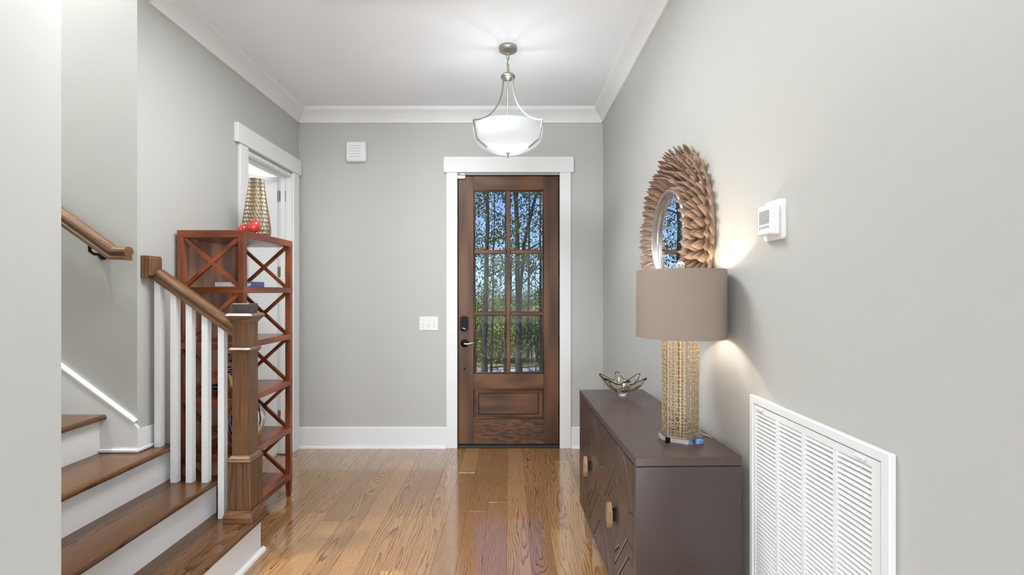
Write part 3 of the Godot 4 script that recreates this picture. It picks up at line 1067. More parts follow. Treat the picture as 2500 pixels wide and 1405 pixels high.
func frustum4(st: SurfaceTool, y0: float, y1: float, w0: float, w1: float) -> void:
	st.set_smooth_group(FLAT)
	var sg := [Vector2(-1, -1), Vector2(1, -1), Vector2(1, 1), Vector2(-1, 1)]
	var steps := 5
	for s in steps:
		var t0 := float(s) / steps
		var t1 := float(s + 1) / steps
		var e0 := lerpf(w0, w1, t0 * t0 * (3 - 2 * t0)) / 2
		var e1 := lerpf(w0, w1, t1 * t1 * (3 - 2 * t1)) / 2
		var ya := lerpf(y0, y1, t0)
		var yb := lerpf(y0, y1, t1)
		for k in 4:
			var a: Vector2 = sg[k]
			var b: Vector2 = sg[(k + 1) % 4]
			var m := (a + b) / 2
			quad(st, [Vector3(a.x * e0, ya, a.y * e0), Vector3(b.x * e0, ya, b.y * e0), Vector3(b.x * e1, yb, b.y * e1), Vector3(a.x * e1, yb, a.y * e1)], [Vector2(0, ya), Vector2(0.1, ya), Vector2(0.1, yb), Vector2(0, yb)], Vector3(m.x, 0.01, m.y))

# ------------------------------------------------------------------ open bookcase with crossed sides
func build_bookcase() -> void:
	var x0 := -1.885
	var x1 := -1.508
	var z0 := -3.203    # far side
	var z1 := -2.617    # near side
	var b := thing("bookcase", Vector3((x0 + x1) / 2, 0, (z0 + z1) / 2), "tall open cherry wood bookcase with crossed bars on its sides", "bookcase")
	var o := -b.position
	var ch: Material = M.cherry
	var us := Vector2(0.9, 1.6)
	var pw := 0.034
	var k := 0
	for xx in [x0, x1 - pw]:
		for zz in [z0, z1 - pw]:
			var st := new_st()
			span(st, Vector3(xx, 0.11, zz) + o, Vector3(xx + pw, 1.757, zz + pw) + o, 0.0015, 1, us, Vector2(0.13 * k, 0.21 * k))
			obj("post", st, ch, b)
			st = new_st()
			var c := Vector3(xx + pw / 2, 0, zz + pw / 2) + o
			var sgx := 1.0 if xx > -1.7 else -1.0
			leg(st, c, pw, 0.022, 0.11)
			obj("leg", st, ch, b)
			k += 1
	var tops := [1.757, 1.436, 1.118, 0.80, 0.478, 0.155]
	for i in tops.size():
		var y: float = tops[i]
		var th := 0.042 if i == 0 else 0.036
		var st := new_st()
		span(st, Vector3(x0 - 0.001, y - th, z0 - 0.001) + o, Vector3(x1 + 0.001, y, z1 + 0.001) + o, 0.002, 2, us, Vector2(0.2 * i, 0.37 * i))
		obj("shelf", st, ch, b)
	# crossed bars in both side frames
	for zz in [z0 + 0.007, z1 - 0.027]:
		for i in tops.size() - 1:
			var ya: float = tops[i + 1]
			var yb: float = tops[i] - (0.042 if i == 0 else 0.036)
			var xa := x0 + pw
			var xb := x1 - pw
			var w := xb - xa
			var h := yb - ya
			var ang := atan2(h, w)
			var ln := sqrt(w * w + h * h)
			for sg in [-1.0, 1.0]:
				var st := new_st()
				# a bar cut to the frame: hexagon clipped to the opening
				var dir := Vector2(cos(ang), sin(ang) * sg)
				var nn := Vector2(-dir.y, dir.x) * 0.0105
				var cc := Vector2((xa + xb) / 2, (ya + yb) / 2)
				var bar := PackedVector2Array([cc - dir * ln + nn, cc + dir * ln + nn, cc + dir * ln - nn, cc - dir * ln - nn])
				var fr := PackedVector2Array([Vector2(xa, ya), Vector2(xb, ya), Vector2(xb, yb), Vector2(xa, yb)])
				var res := Geometry2D.intersect_polygons(bar, fr)
				prism(st, res[0], 0.018 if sg > 0 else 0.0172, Transform3D(Basis.IDENTITY, Vector3(0, 0, zz) + o), us)
				obj("cross_bar", st, ch, b)
	# back panel against the wall
	for i in tops.size() - 1:
		var st := new_st()
		span(st, Vector3(x0 + 0.006, tops[i + 1], z0 + pw) + o, Vector3(x0 + 0.014, tops[i] - 0.036, z1 - pw) + o, 0.0, 1, us, Vector2(0.3 * i, 0.2))
		obj("back_panel", st, M.cherry_panel, b)

func leg(st: SurfaceTool, c: Vector3, w: float, w2: float, h: float) -> void:
	st.set_smooth_group(FLAT)
	var sg := [Vector2(-1, -1), Vector2(1, -1), Vector2(1, 1), Vector2(-1, 1)]
	for k in 4:
		var a: Vector2 = sg[k]
		var b: Vector2 = sg[(k + 1) % 4]
		var m := (a + b) / 2
		quad(st, [c + Vector3(a.x * w2 / 2, 0, a.y * w2 / 2), c + Vector3(b.x * w2 / 2, 0, b.y * w2 / 2), c + Vector3(b.x * w / 2, h, b.y * w / 2), c + Vector3(a.x * w / 2, h, a.y * w / 2)], [Vector2(0, 0), Vector2(0, 0.05), Vector2(0.1, 0.05), Vector2(0.1, 0)], Vector3(m.x, 0, m.y))
	quad(st, [c + Vector3(-w2 / 2, 0, -w2 / 2), c + Vector3(w2 / 2, 0, -w2 / 2), c + Vector3(w2 / 2, 0, w2 / 2), c + Vector3(-w2 / 2, 0, w2 / 2)], [Vector2.ZERO, Vector2.ZERO, Vector2.ZERO, Vector2.ZERO], Vector3.DOWN)

func build_shelf_things() -> void:
	# woven metallic vase on top
	var v := thing("vase", Vector3(-1.662, 1.758, -3.03), "tall tapered metallic vase covered in rows of small square dimples", "vase")
	var rad := [[0.0, 0.076], [0.06, 0.084], [0.12, 0.087], [0.25, 0.083], [0.45, 0.072], [0.65, 0.061], [0.85, 0.050], [1.0, 0.045]]
	var rows := 15
	var cols := 26
	var sub := 4
	var H := 0.384
	var radius := func(t: float) -> float:
		for i in rad.size() - 1:
			if t <= rad[i + 1][0]:
				return lerpf(rad[i][1], rad[i + 1][1], (t - rad[i][0]) / (rad[i + 1][0] - rad[i][0]))
		return 0.045
	var pos := func(i: int, j: int) -> Vector3:
		var t := clampf(float(j) / (rows * sub), 0, 1)
		var r: float = radius.call(t)
		var ci := i % sub
		var cj := j % sub
		var inset := 0.0
		if ci in [1, 2] and cj in [1, 2, 3]: inset = 0.0065
		elif ci in [3] and cj in [1, 2, 3]: inset = 0.0025
		var shift := (j / sub) % 2 * 0.5
		var a := TAU * (float(i) / sub + shift) / cols
		return Vector3(sin(a), 0, cos(a)) * (r - inset) + Vector3.UP * (t * H)
	var st := new_st()
	st.set_smooth_group(FLAT)
	for j in rows * sub:
		for i in cols * sub:
			var p := [pos.call(i, j), pos.call(i + 1, j), pos.call(i + 1, j + 1), pos.call(i, j + 1)]
			if j % sub == sub - 1:   # the row above starts turned by half a cell
				p[2] = row_fix(p[2], p[1], radius.call(float(j + 1) / (rows * sub)), H * (j + 1) / (rows * sub))
				p[3] = row_fix(p[3], p[0], radius.call(float(j + 1) / (rows * sub)), H * (j + 1) / (rows * sub))
			quad(st, p, [Vector2.ZERO, Vector2(0.1, 0), Vector2(0.1, 0.1), Vector2(0, 0.1)], Vector3(p[0].x, 0, p[0].z))
	lathe(st, [Vector2(0.045, H), Vector2(0.042, H + 0.002), Vector2(0.038, H), Vector2(0.06, 0.1), Vector2(0.05, 0.01), Vector2(0, 0.008)], 32)
	lathe(st, [Vector2(0, 0), Vector2(0.074, 0)], 32)
	obj("body", st, M.vase_gold, v)

	# red perforated ceramic bird beside the vase
	var bd := thing("bird_figurine", Vector3(-1.595, 1.758, -2.83), "glossy red pierced ceramic bird in front of the metallic vase", "figurine")
	st = new_st()
	lathe_blob(st, [[Vector3(-0.01, 0.026, 0), 0.026], [Vector3(0.015, 0.04, 0), 0.038], [Vector3(0.032, 0.06, 0), 0.032], [Vector3(0.034, 0.078, 0), 0.02], [Vector3(0.032, 0.092, 0), 0.006]], 20, 0.8)
	obj("body", st, M.red_ceramic, bd)
	st = new_st()
	lathe_blob(st, [[Vector3(-0.062, 0.006, 0), 0.008], [Vector3(-0.058, 0.018, 0), 0.017], [Vector3(-0.054, 0.034, 0), 0.016], [Vector3(-0.047, 0.052, 0), 0.009], [Vector3(-0.042, 0.066, 0), 0.002]], 16, 1.0)
	obj("tail", st, M.red_ceramic, bd)
	st = new_st()
	lathe_blob(st, [[Vector3(-0.062, 0.012, 0), 0.009], [Vector3(-0.035, 0.011, 0), 0.011], [Vector3(0.0, 0.016, 0), 0.016], [Vector3(0.03, 0.02, 0), 0.02]], 14, 1.0)
	obj("neck", st, M.red_ceramic, bd)
	st = new_st()
	for q in [[0.0, 0.03], [0.012, 0.036], [0.024, 0.03], [0.036, 0.036], [0.006, 0.044], [0.018, 0.05], [0.03, 0.046], [0.042, 0.052], [0.026, 0.062], [0.038, 0.064], [0.02, 0.022], [0.034, 0.022], [0.046, 0.04], [0.03, 0.074]]:
		var dist := Vector2(q[0] - 0.02, (q[1] - 0.045) * 0.8).length()
		ball(st, Vector3(q[0], q[1], 0.8 * sqrt(maxf(0.036 * 0.036 - dist * dist, 0.0001)) - 0.001), Vector3(0.0028, 0.0028, 0.002), 8, 6)
	obj("hole_shade_dots", st, M.hole_shade, bd)  # dark beads on the surface stand for the shade inside the holes

	# book lying on the second shelf, spine towards the room
	var bk := thing("book", Vector3(-1.63, 1.436, -2.79), "blue and cream hardcover book lying flat on the bookcase's second shelf", "book")
	var w := 0.165
	var l := 0.235
	st = new_st()
	span(st, Vector3(-w / 2, 0.0, -l / 2), Vector3(w / 2, 0.003, l / 2), 0.0005)
	span(st, Vector3(-w / 2, 0.029, -l / 2), Vector3(w / 2, 0.032, l / 2), 0.0005)
	span(st, Vector3(w / 2 - 0.003, 0.0, -l / 2), Vector3(w / 2 + 0.002, 0.032, l / 2), 0.001)
	obj("cover", st, M.cover_blue, bk)
	st = new_st()
	span(st, Vector3(-w / 2 + 0.004, 0.003, -l / 2 + 0.004), Vector3(w / 2 - 0.003, 0.029, l / 2 - 0.004))
	obj("pages", st, M.page_cream, bk)
	var tm := TextMesh.new()
	var sf := SystemFont.new()
	sf.font_names = PackedStringArray(["Droid Sans"])
	sf.font_weight = 700
	tm.font = sf
	tm.font_size = 64
	tm.pixel_size = 0.022 / 64.0
	tm.depth = 0.0006
	tm.text = "gek"
	tm.material = M.print_white
	var tx := put("lettering", tm, bk)
	tx.transform = Transform3D(Basis(Vector3.UP, PI / 2), Vector3(w / 2 + 0.0022, 0.016, 0.052))
	# illegible small print and a square mark further along the spine
	st = new_st()
	for q in 5:
		st = new_st()
		span(st, Vector3(w / 2 + 0.0018, 0.0135, -0.04 - q * 0.006), Vector3(w / 2 + 0.0024, 0.017 + 0.001 * (q % 2), -0.0358 - q * 0.006))
		obj("spine_print", st, M.print_grey, bk)
	st = new_st()
	span(st, Vector3(w / 2 + 0.0018, 0.009, -0.098), Vector3(w / 2 + 0.0024, 0.023, -0.088))
	obj("spine_print", st, M.print_grey, bk)
	bk.rotation.y = 0.0

	# black and cream scroll on a dark dish, fourth shelf
	var sc := thing("scroll_ornament", Vector3(-1.74, 0.80, -2.86), "black and cream spiral scroll ornament standing in a dark rimmed dish", "ornament")
	st = new_st()
	lathe(st, [Vector2(0, 0.0), Vector2(0.05, 0.0), Vector2(0.085, 0.02), Vector2(0.098, 0.034), Vector2(0.094, 0.036), Vector2(0.08, 0.024), Vector2(0.05, 0.006), Vector2(0, 0.005)], 32)
	obj("dish", st, M.black_metal, sc)
	st = new_st()
	lathe(st, [Vector2(0.094, 0.0355), Vector2(0.099, 0.034), Vector2(0.099, 0.038), Vector2(0.094, 0.039), Vector2(0.094, 0.0355)], 32)
	obj("dish_rim", st, M.cream_edge, sc)
	var pts := []
	for i in 60:
		var a := 0.6 + TAU * 1.9 * i / 59.0
		var rr := 0.012 + 0.058 * i / 59.0
		pts.append(Vector3(cos(a) * rr, 0.165 + sin(a) * rr, 0))
	st = new_st()
	tube(st, pts, 0.011, 8, true, true, Vector3.BACK, 0.9)
	obj("scroll", st, M.black_metal, sc)
	for zz in [0.012, -0.012]:
		st = new_st()
		var p2 := []
		for q in pts: p2.append(q * Vector3(1.0, 1.0, 1.0) + Vector3(0, 0, zz))
		tube(st, p2, 0.0045, 6)
		obj("scroll_edge", st, M.cream_edge, sc)
	st = new_st()
	tube(st, [Vector3(0.02, 0.004, 0), Vector3(0.012, 0.05, 0), Vector3(0.0, 0.1, 0)], [0.03, 0.014, 0.012], 12)
	obj("stem", st, M.brass_soft, sc)

	# streaked glass vase with a yellow foot, fifth shelf
	var g := thing("art_glass_vase", Vector3(-1.635, 0.478, -2.86), "round black and white streaked glass vase with a yellow foot", "vase")
	st = new_st()
	lathe(st, [Vector2(0.0, 0.0), Vector2(0.05, 0.0), Vector2(0.064, 0.016), Vector2(0.082, 0.045), Vector2(0.094, 0.075)], 32)
	obj("foot", st, M.yellow_glass, g)
	st = new_st()
	lathe(st, [Vector2(0.094, 0.075), Vector2(0.103, 0.10), Vector2(0.11, 0.145), Vector2(0.104, 0.185), Vector2(0.085, 0.22), Vector2(0.058, 0.243), Vector2(0.04, 0.25), Vector2(0.036, 0.247), Vector2(0.06, 0.232), Vector2(0.09, 0.18), Vector2(0.07, 0.09), Vector2(0, 0.077)], 40, Transform3D.IDENTITY, true, Vector2(1, 3.0))
	obj("body", st, M.streaked_glass, g)

func row_fix(p: Vector3, below: Vector3, r: float, y: float) -> Vector3:
	var d := Vector3(below.x, 0, below.z).normalized()
	return d * r + Vector3.UP * y

# round blob through (centre, radius) stations in the xy plane
func lathe_blob(st: SurfaceTool, stations: Array, segs: int, zr: float) -> void:
	var c := Curve3D.new()
	var pts := []
	var rs := []
	var n := stations.size()
	for i in n - 1:
		var p0: Vector3 = stations[maxi(i - 1, 0)][0]
		var p3: Vector3 = stations[mini(i + 2, n - 1)][0]
		var r0: float = stations[maxi(i - 1, 0)][1]
		var r3: float = stations[mini(i + 2, n - 1)][1]
		for k in 5:
			var t := k / 5.0
			var q: Vector3 = (stations[i][0] as Vector3).cubic_interpolate(stations[i + 1][0], p0, p3, t)
			pts.append(q)
			rs.append(maxf(cubic_interpolate(stations[i][1], stations[i + 1][1], r0, r3, t), 0.0005))
	pts.append(stations[n - 1][0])
	rs.append(stations[n - 1][1])
	# rounded start
	var t0: Vector3 = (pts[1] - pts[0]).normalized()
	pts.push_front(pts[0] - t0 * rs[0] * 0.7)
	rs.push_front(rs[0] * 0.55)
	tube(st, pts, rs, segs, true, true, Vector3.BACK, zr)

# ------------------------------------------------------------------ pendant
func build_pendant() -> void:
	var p := thing("pendant_light", Vector3(-0.016, CEIL, -3.1), "brushed nickel pendant light with a frosted white glass bowl", "pendant light")
	var ni: Material = M.nickel
	var st := new_st()
	lathe(st, [Vector2(0, -0.03), Vector2(0.014, -0.03), Vector2(0.03, -0.027), Vector2(0.056, -0.024), Vector2(0.061, -0.02), Vector2(0.062, 0.0), Vector2(0, 0)], 40)
	lathe(st, [Vector2(0, -0.046), Vector2(0.006, -0.046), Vector2(0.009, -0.04), Vector2(0.008, -0.03), Vector2(0, -0.03)], 16)
	obj("canopy", st, ni, p)
	# chain links
	for k in 4:
		st = new_st()
		var pts := []
		for i in 17:
			var a := TAU * i / 16.0
			var q := Vector3(sin(a) * 0.008, -0.066 - k * 0.033 + cos(a) * 0.02, 0)
			pts.append(q if k % 2 == 0 else Vector3(q.z, q.y, q.x))
		tube(st, pts, 0.0026, 6, true, false)
		obj("chain_link", st, ni, p)
	st = new_st()
	var cord := []
	for i in 9: cord.append(Vector3(0.006 * sin(i * 1.2), -0.03 - 0.155 * i / 8.0, 0.004 * cos(i * 1.2)))
	tube(st, cord, 0.0028, 6)
	obj("cord", st, M.hinge_steel, p)
	# hub
	st = new_st()
	lathe(st, [Vector2(0, -0.222), Vector2(0.016, -0.222), Vector2(0.02, -0.212), Vector2(0.042, -0.21), Vector2(0.048, -0.204), Vector2(0.048, -0.192), Vector2(0.042, -0.184), Vector2(0.012, -0.175), Vector2(0.008, -0.166), Vector2(0, -0.166)], 36)
	obj("hub", st, ni, p)
	# three arms, one of them at the back
	for k in 3:
		var a := deg_to_rad([60.0, -60.0, 180.0][k])
		var dir := Vector3(sin(a), 0, cos(a))
		var prof := [[0.036, -0.205], [0.037, -0.25], [0.046, -0.312], [0.065, -0.372], [0.094, -0.425], [0.13, -0.468], [0.17, -0.5], [0.21, -0.52], [0.25, -0.532], [0.255, -0.536]]
		st = new_st()
		var pts := []
		for n in prof.size() - 1:
			for t in 4:
				var q0 = prof[maxi(n - 1, 0)]
				var q3 = prof[mini(n + 2, prof.size() - 1)]
				pts.append(dir * cubic_interpolate(prof[n][0], prof[n + 1][0], q0[0], q3[0], t / 4.0) + Vector3.UP * cubic_interpolate(prof[n][1], prof[n + 1][1], q0[1], q3[1], t / 4.0))
		pts.append(dir * 0.255 + Vector3.UP * -0.536)
		bar(st, pts, dir, 0.0085)
		var p2 := [dir * 0.2545 + Vector3.UP * -0.53, dir * 0.23 + Vector3.UP * -0.65, dir * 0.227 + Vector3.UP * -0.655]
		bar(st, p2, dir, 0.0085)
		bar(st, [dir * 0.229 + Vector3.UP * -0.648, dir * 0.158 + Vector3.UP * -0.694], dir, 0.0085)
		obj("arm", st, ni, p)
	# glass bowl, a thin shell
	st = new_st()
	lathe(st, [Vector2(0.0, -0.708), Vector2(0.04, -0.7065), Vector2(0.08, -0.701), Vector2(0.12, -0.690), Vector2(0.16, -0.674), Vector2(0.195, -0.652), Vector2(0.216, -0.628), Vector2(0.227, -0.6), Vector2(0.233, -0.57), Vector2(0.236, -0.545), Vector2(0.235, -0.542), Vector2(0.232, -0.542), Vector2(0.231, -0.547)], 64)
	obj("glass_bowl", st, M.frosted_glass, p)
	st = new_st()
	lathe(st, [Vector2(0, -0.728), Vector2(0.005, -0.726), Vector2(0.006, -0.72), Vector2(0.004, -0.716), Vector2(0.012, -0.712), Vector2(0.012, -0.706), Vector2(0, -0.704)], 16)
	obj("finial", st, ni, p)
	# bulbs in their sockets
	for k in 3:
		var a := deg_to_rad([-36.0, 38.0, 180.0][k])
		var c := Vector3(sin(a) * 0.095, -0.645, cos(a) * 0.095)
		st = new_st()
		ball(st, c, Vector3(0.022, 0.022, 0.022), 16, 10)
		obj("bulb", st, M.bulb_glow, p)
		bulb_light("bulb_light", c, 0.036, Color(0.97, 0.985, 1.0), 0.02, p)
	st = new_st()
	tube(st, [Vector3(0, -0.2, 0), Vector3(0, -0.56, 0)], 0.005, 8)
	lathe(st, [Vector2(0, -0.59), Vector2(0.02, -0.59), Vector2(0.03, -0.575), Vector2(0.02, -0.555), Vector2(0, -0.555)], 20)
	obj("rod", st, ni, p)

func bar(st: SurfaceTool, pts: Array, out_dir: Vector3, w: float) -> void:
	var side := out_dir.cross(Vector3.UP).normalized()
	var h := w / 2
	sweep(st, pts, v2([[-h, -h], [h, -h], [h, h], [-h, h]]), side)

# ------------------------------------------------------------------ sideboard
func build_sideboard() -> void:
	var s := thing("sideboard", Vector3(0.6, 0, -2.14), "dark brown sideboard with grooved geometric doors and gold handles", "sideboard")
	s.rotation.y = deg_to_rad(1.4)
	var L := 1.10      # along z
	var Wd := 0.372
	var x0 := -Wd / 2
	var x1 := Wd / 2
	var top := 0.84
	var cb: Material = M.console_brown
	var st := new_st()
	span(st, Vector3(x0, top - 0.032, -L / 2), Vector3(x1, top, L / 2), 0.0025)
	obj("top", st, M.console_top, s)
	# carcass: two ends, bottom, back
	st = new_st()
	span(st, Vector3(x0 + 0.001, 0.19, L / 2 - 0.03), Vector3(x1 - 0.001, top - 0.0335, L / 2 - 0.001), 0.0015)
	obj("end_panel", st, cb, s)
	st = new_st()
	span(st, Vector3(x0 + 0.001, 0.19, -L / 2 + 0.001), Vector3(x1 - 0.001, top - 0.0335, -L / 2 + 0.03), 0.0015)
	obj("end_panel", st, cb, s)
	st = new_st()
	span(st, Vector3(x0 + 0.001, 0.19, -L / 2 + 0.03), Vector3(x1 - 0.001, 0.211, L / 2 - 0.03))
	span(st, Vector3(x1 - 0.012, 0.211, -L / 2 + 0.03), Vector3(x1 - 0.002, top - 0.0335, L / 2 - 0.03))
	span(st, Vector3(x0 + 0.03, 0.211, -0.01), Vector3(x1 - 0.012, top - 0.034, 0.01))
	obj("carcass", st, cb, s)
	# four doors; grooves cut in a pattern that mirrors from door to door
	var dw := (L - 0.06) / 4.0
	var yb := 0.212
	var dh := top - 0.034 - yb
	for k in 4:
		var zc := -L / 2 + 0.03 + dw * (k + 0.5)
		var c := CSGBox3D.new()
		c.name = "door"
		c.size = Vector3(0.02, dh - 0.003, dw - 0.003)
		c.material = cb
		c.position = Vector3(x0 + 0.011, yb + dh / 2, zc)
		s.add_child(c, true)
		# grooves: nested diagonals round the meeting line of each pair, as (distance from that line, height)
		var mir := 1.0 if k % 2 == 1 else -1.0
		var meet := (-dw if k < 2 else dw) - zc
		var lines := []
		for path in [[[0.114, 0.82], [0.275, 0.643]], [[0.054, 0.82], [0.217, 0.617], [0.275, 0.617]], [[-0.01, 0.715], [0.178, 0.5], [0.275, 0.5]], [[0.178, 0.5], [-0.01, 0.295]], [[0.275, 0.446], [0.198, 0.446], [-0.01, 0.224]], [[0.275, 0.338], [0.231, 0.338], [0.09, 0.19]], [[0.07, 0.417], [-0.01, 0.348]], [[0.019, 0.63], [0.1, 0.538]]]:
			for q in path.size() - 1: lines.append([path[q], path[q + 1]])
		for ln in lines:
			var a := Vector2(meet + ln[0][0] * mir, ln[0][1] - c.position.y)
			var b := Vector2(meet + ln[1][0] * mir, ln[1][1] - c.position.y)
			var g := CSGBox3D.new()
			g.name = "groove"
			g.operation = CSGShape3D.OPERATION_SUBTRACTION
			g.size = Vector3(0.0095, 0.0095, (b - a).length())
			g.material = cb
			var mid := (a + b) / 2
			var dir := Vector3(0, (b - a).y, (b - a).x).normalized()
			var e1 := Vector3(1, 0, 0)
			var e2 := dir.cross(e1)
			var bs := Basis((e1 + e2).normalized(), (e2 - e1).normalized(), dir)
			g.transform = Transform3D(bs, Vector3(-0.01, mid.y, mid.x))
			c.add_child(g, true)
			var g2 := CSGBox3D.new()
			g2.name = "groove"
			g2.operation = CSGShape3D.OPERATION_SUBTRACTION
			g2.size = Vector3(0.024, 0.006, (b - a).length() + 0.004)
			g2.material = cb
			g2.transform = Transform3D(Basis(e1, e2, dir), Vector3(-0.01, mid.y, mid.x))
			c.add_child(g2, true)
	# gold handles, one each side of the meeting line of each pair
	var yh := 0.505
	for pr in [-1, 1]:
		for side in [-1, 1]:
			var zc: float = pr * dw
			st = new_st()
			var poly := v2([[0.002 * side, 0.052], [0.026 * side, 0.022], [0.026 * side, -0.022], [0.002 * side, -0.052]])
			prism(st, poly, 0.016, Transform3D(Basis(Vector3(0, 0, 1), Vector3.UP, Vector3(-1, 0, 0)), Vector3(x0 - 0.012, yh, zc)))
			var hd := obj("handle", st, M.handle_gold, s)
			st = new_st()
			span(st, Vector3(x0 - 0.013, yh - 0.02, zc + side * 0.014 - 0.005), Vector3(x0 + 0.002, yh + 0.02, zc + side * 0.014 + 0.005), 0.001)
			obj("handle_post", st, M.black_metal, hd)
			for q in 5:
				st = new_st()
				var y0 := yh - 0.03 + q * 0.013
				box(st, Vector3(x0 - 0.0285, y0, zc + side * 0.013), Vector3(0.0014, 0.0016, 0.018), 0.0005, Basis(Vector3.RIGHT, 0.7 * side))
				obj("rib", st, M.handle_gold, hd)
	for zz in [-L / 2 + 0.035, L / 2 - 0.035]:
		for xx in [x0 + 0.045, x1 - 0.04]:
			st = new_st()
			leg(st, Vector3(xx, 0, zz), 0.042, 0.03, 0.19)
			obj("leg", st, M.handle_gold, s)

# ------------------------------------------------------------------ table lamp
func build_lamp() -> void:
	var at := Vector3(0.654, 0.8402, -1.78)
	var l := thing("table_lamp", at, "table lamp with taupe drum shade and pierced gold hexagonal column", "lamp")
	# acrylic base: hexagonal slab
	var st := new_st()
	var hex := func(r: float) -> PackedVector2Array:
		var p := PackedVector2Array()
		for k in 6: p.append(Vector2(sin(TAU * k / 6.0), cos(TAU * k / 6.0)) * r)
		return p
	prism(st, hex.call(0.083), 0.022, Transform3D(Basis(Vector3.RIGHT, -PI / 2), Vector3.ZERO))
	obj("base", st, M.acrylic, l)
	# pierced column: six equal panels
	var R := 0.068
	var w := R
	var y0 := 0.022
	var y1 := 0.44
	var cells := 12
	var sx := w / 2.0
	var sy := (y1 - y0) / cells
	st = new_st()
	var strip := func(a: Vector2, b: Vector2) -> void:
		var d := b - a
		box(st, Vector3((a.x + b.x) / 2, (a.y + b.y) / 2, 0), Vector3(d.length() + 0.0006, 0.0023, 0.0018), 0.0, Basis(Vector3.BACK, d.angle()))
	for i in 3:
		for j in cells + 1:
			var c := Vector2(-w / 2 + i * sx, y0 + j * sy)
			# eight-sided ring at each crossing, cut off at the panel's edges
			for k in 8:
				var a0 := TAU * (k + 0.5) / 8
				var a1 := TAU * (k + 1.5) / 8
				var p := c + Vector2(cos(a0) * 0.0115, sin(a0) * 0.0115)
				var q := c + Vector2(cos(a1) * 0.0115, sin(a1) * 0.0115)
				var m := (p + q) / 2
				if absf(m.x) < w / 2 + 0.0002 and m.y > y0 and m.y < y1:
					p.x = clampf(p.x, -w / 2, w / 2)
					q.x = clampf(q.x, -w / 2, w / 2)
					strip.call(p, q)
			if j < cells:
				strip.call(c + Vector2(0, 0.0105), c + Vector2(0, sy - 0.0105))
			if i < 2:
				strip.call(c + Vector2(0.0105, 0), c + Vector2(sx - 0.0105, 0))
	for i in 2:
		for j in cells:
			var c := Vector2(-w / 2 + (i + 0.5) * sx, y0 + (j + 0.5) * sy)
			for k in 4:
				var a := TAU * (k + 0.5) / 4
				var e := Vector2(cos(a), sin(a))
				strip.call(c + e * 0.0065, c + e * 0.0145)
			for k in 8:
				var a0 := TAU * (k + 0.5) / 8
				var a1 := TAU * (k + 1.5) / 8
				strip.call(c + Vector2(cos(a0), sin(a0)) * 0.007, c + Vector2(cos(a1), sin(a1)) * 0.007)
	box(st, Vector3(-w / 2, (y0 + y1) / 2, 0), Vector3(0.003, y1 - y0, 0.003))
	box(st, Vector3(0, y0 + 0.0015, 0), Vector3(w, 0.003, 0.0022))
	box(st, Vector3(0, y1 - 0.002, 0), Vector3(w, 0.004, 0.0022))
	var pm := finish(st, M.lattice_gold)
	for k in 6:
		var o := put("lattice_panel", pm, l)
		var a := TAU * (k + 0.5) / 6.0
		o.transform = Transform3D(Basis(Vector3.UP, a), Vector3(sin(a), 0, cos(a)) * R * cos(PI / 6))
	# rod, socket, bulb
	st = new_st()
	tube(st, [Vector3(0, 0.022, 0), Vector3(0, 0.455, 0)], 0.009, 14)
	obj("rod", st, M.brass_soft, l)
	st = new_st()
	lathe(st, [Vector2(0, 0.445), Vector2(0.019, 0.445), Vector2(0.019, 0.49), Vector2(0, 0.49)], 18)
	obj("socket", st, M.brass_soft, l)
	st = new_st()
	lathe(st, [Vector2(0.012, 0.488), Vector2(0.016, 0.5), Vector2(0.028, 0.522), Vector2(0.03, 0.535), Vector2(0.026, 0.552), Vector2(0.014, 0.563), Vector2(0, 0.566)], 20)
	obj("bulb", st, M.warm_glow, l)
	bulb_light("bulb_light", Vector3(0, 0.53, 0), 0.055, Color(1.0, 0.975, 0.94), 0.02, l)
	# drum shade: cloth outside, pale lining inside
	var s0 := 0.395
	var s1 := 0.652
	var r := 0.164
	st = new_st()
	lathe(st, [Vector2(r, s0), Vector2(r + 0.0005, s0 + 0.004), Vector2(r, s1 - 0.004), Vector2(r - 0.0005, s1), Vector2(r - 0.0015, s1)], 72)
	var sh := obj("shade", st, M.shade_cloth, l)
	st = new_st()
	lathe(st, [Vector2(r - 0.0015, s1), Vector2(r - 0.0015, s0), Vector2(r, s0)], 72)
	obj("lining", st, M.shade_lining, sh)
	# spider, harp and finial
	st = new_st()
	for k in 3:
		var a := TAU * k / 3.0 + 0.4
		tube(st, [Vector3(0, s1 - 0.012, 0), Vector3(sin(a), 0, cos(a)) * (r - 0.002) + Vector3.UP * (s1 - 0.012)], 0.0018, 6)
	for sg in [-1.0, 1.0]:
		tube(st, [Vector3(0.016 * sg, 0.485, 0), Vector3(0.05 * sg, 0.53, 0), Vector3(0.045 * sg, 0.6, 0), Vector3(0, s1 - 0.012, 0)], 0.002, 6)
	obj("harp", st, M.brass_soft, l)
	st = new_st()
	tube(st, [Vector3(0, s1 - 0.014, 0), Vector3(0, s1 + 0.004, 0)], 0.004, 10)
	ball(st, Vector3(0, s1 + 0.018, 0), Vector3(0.016, 0.016, 0.016), 20, 12)
	obj("finial", st, M.acrylic, l)
	st = new_st()
	tube(st, [Vector3(0.06, 0.025, -0.02), Vector3(0.085, 0.022, -0.04), Vector3(0.105, 0.006, -0.05), Vector3(0.125, 0.003, -0.03), Vector3(0.14, -0.01, -0.02), Vector3(0.15, -0.08, -0.02)], 0.0028, 6)
	obj("cord", st, M.cord_clear, l)

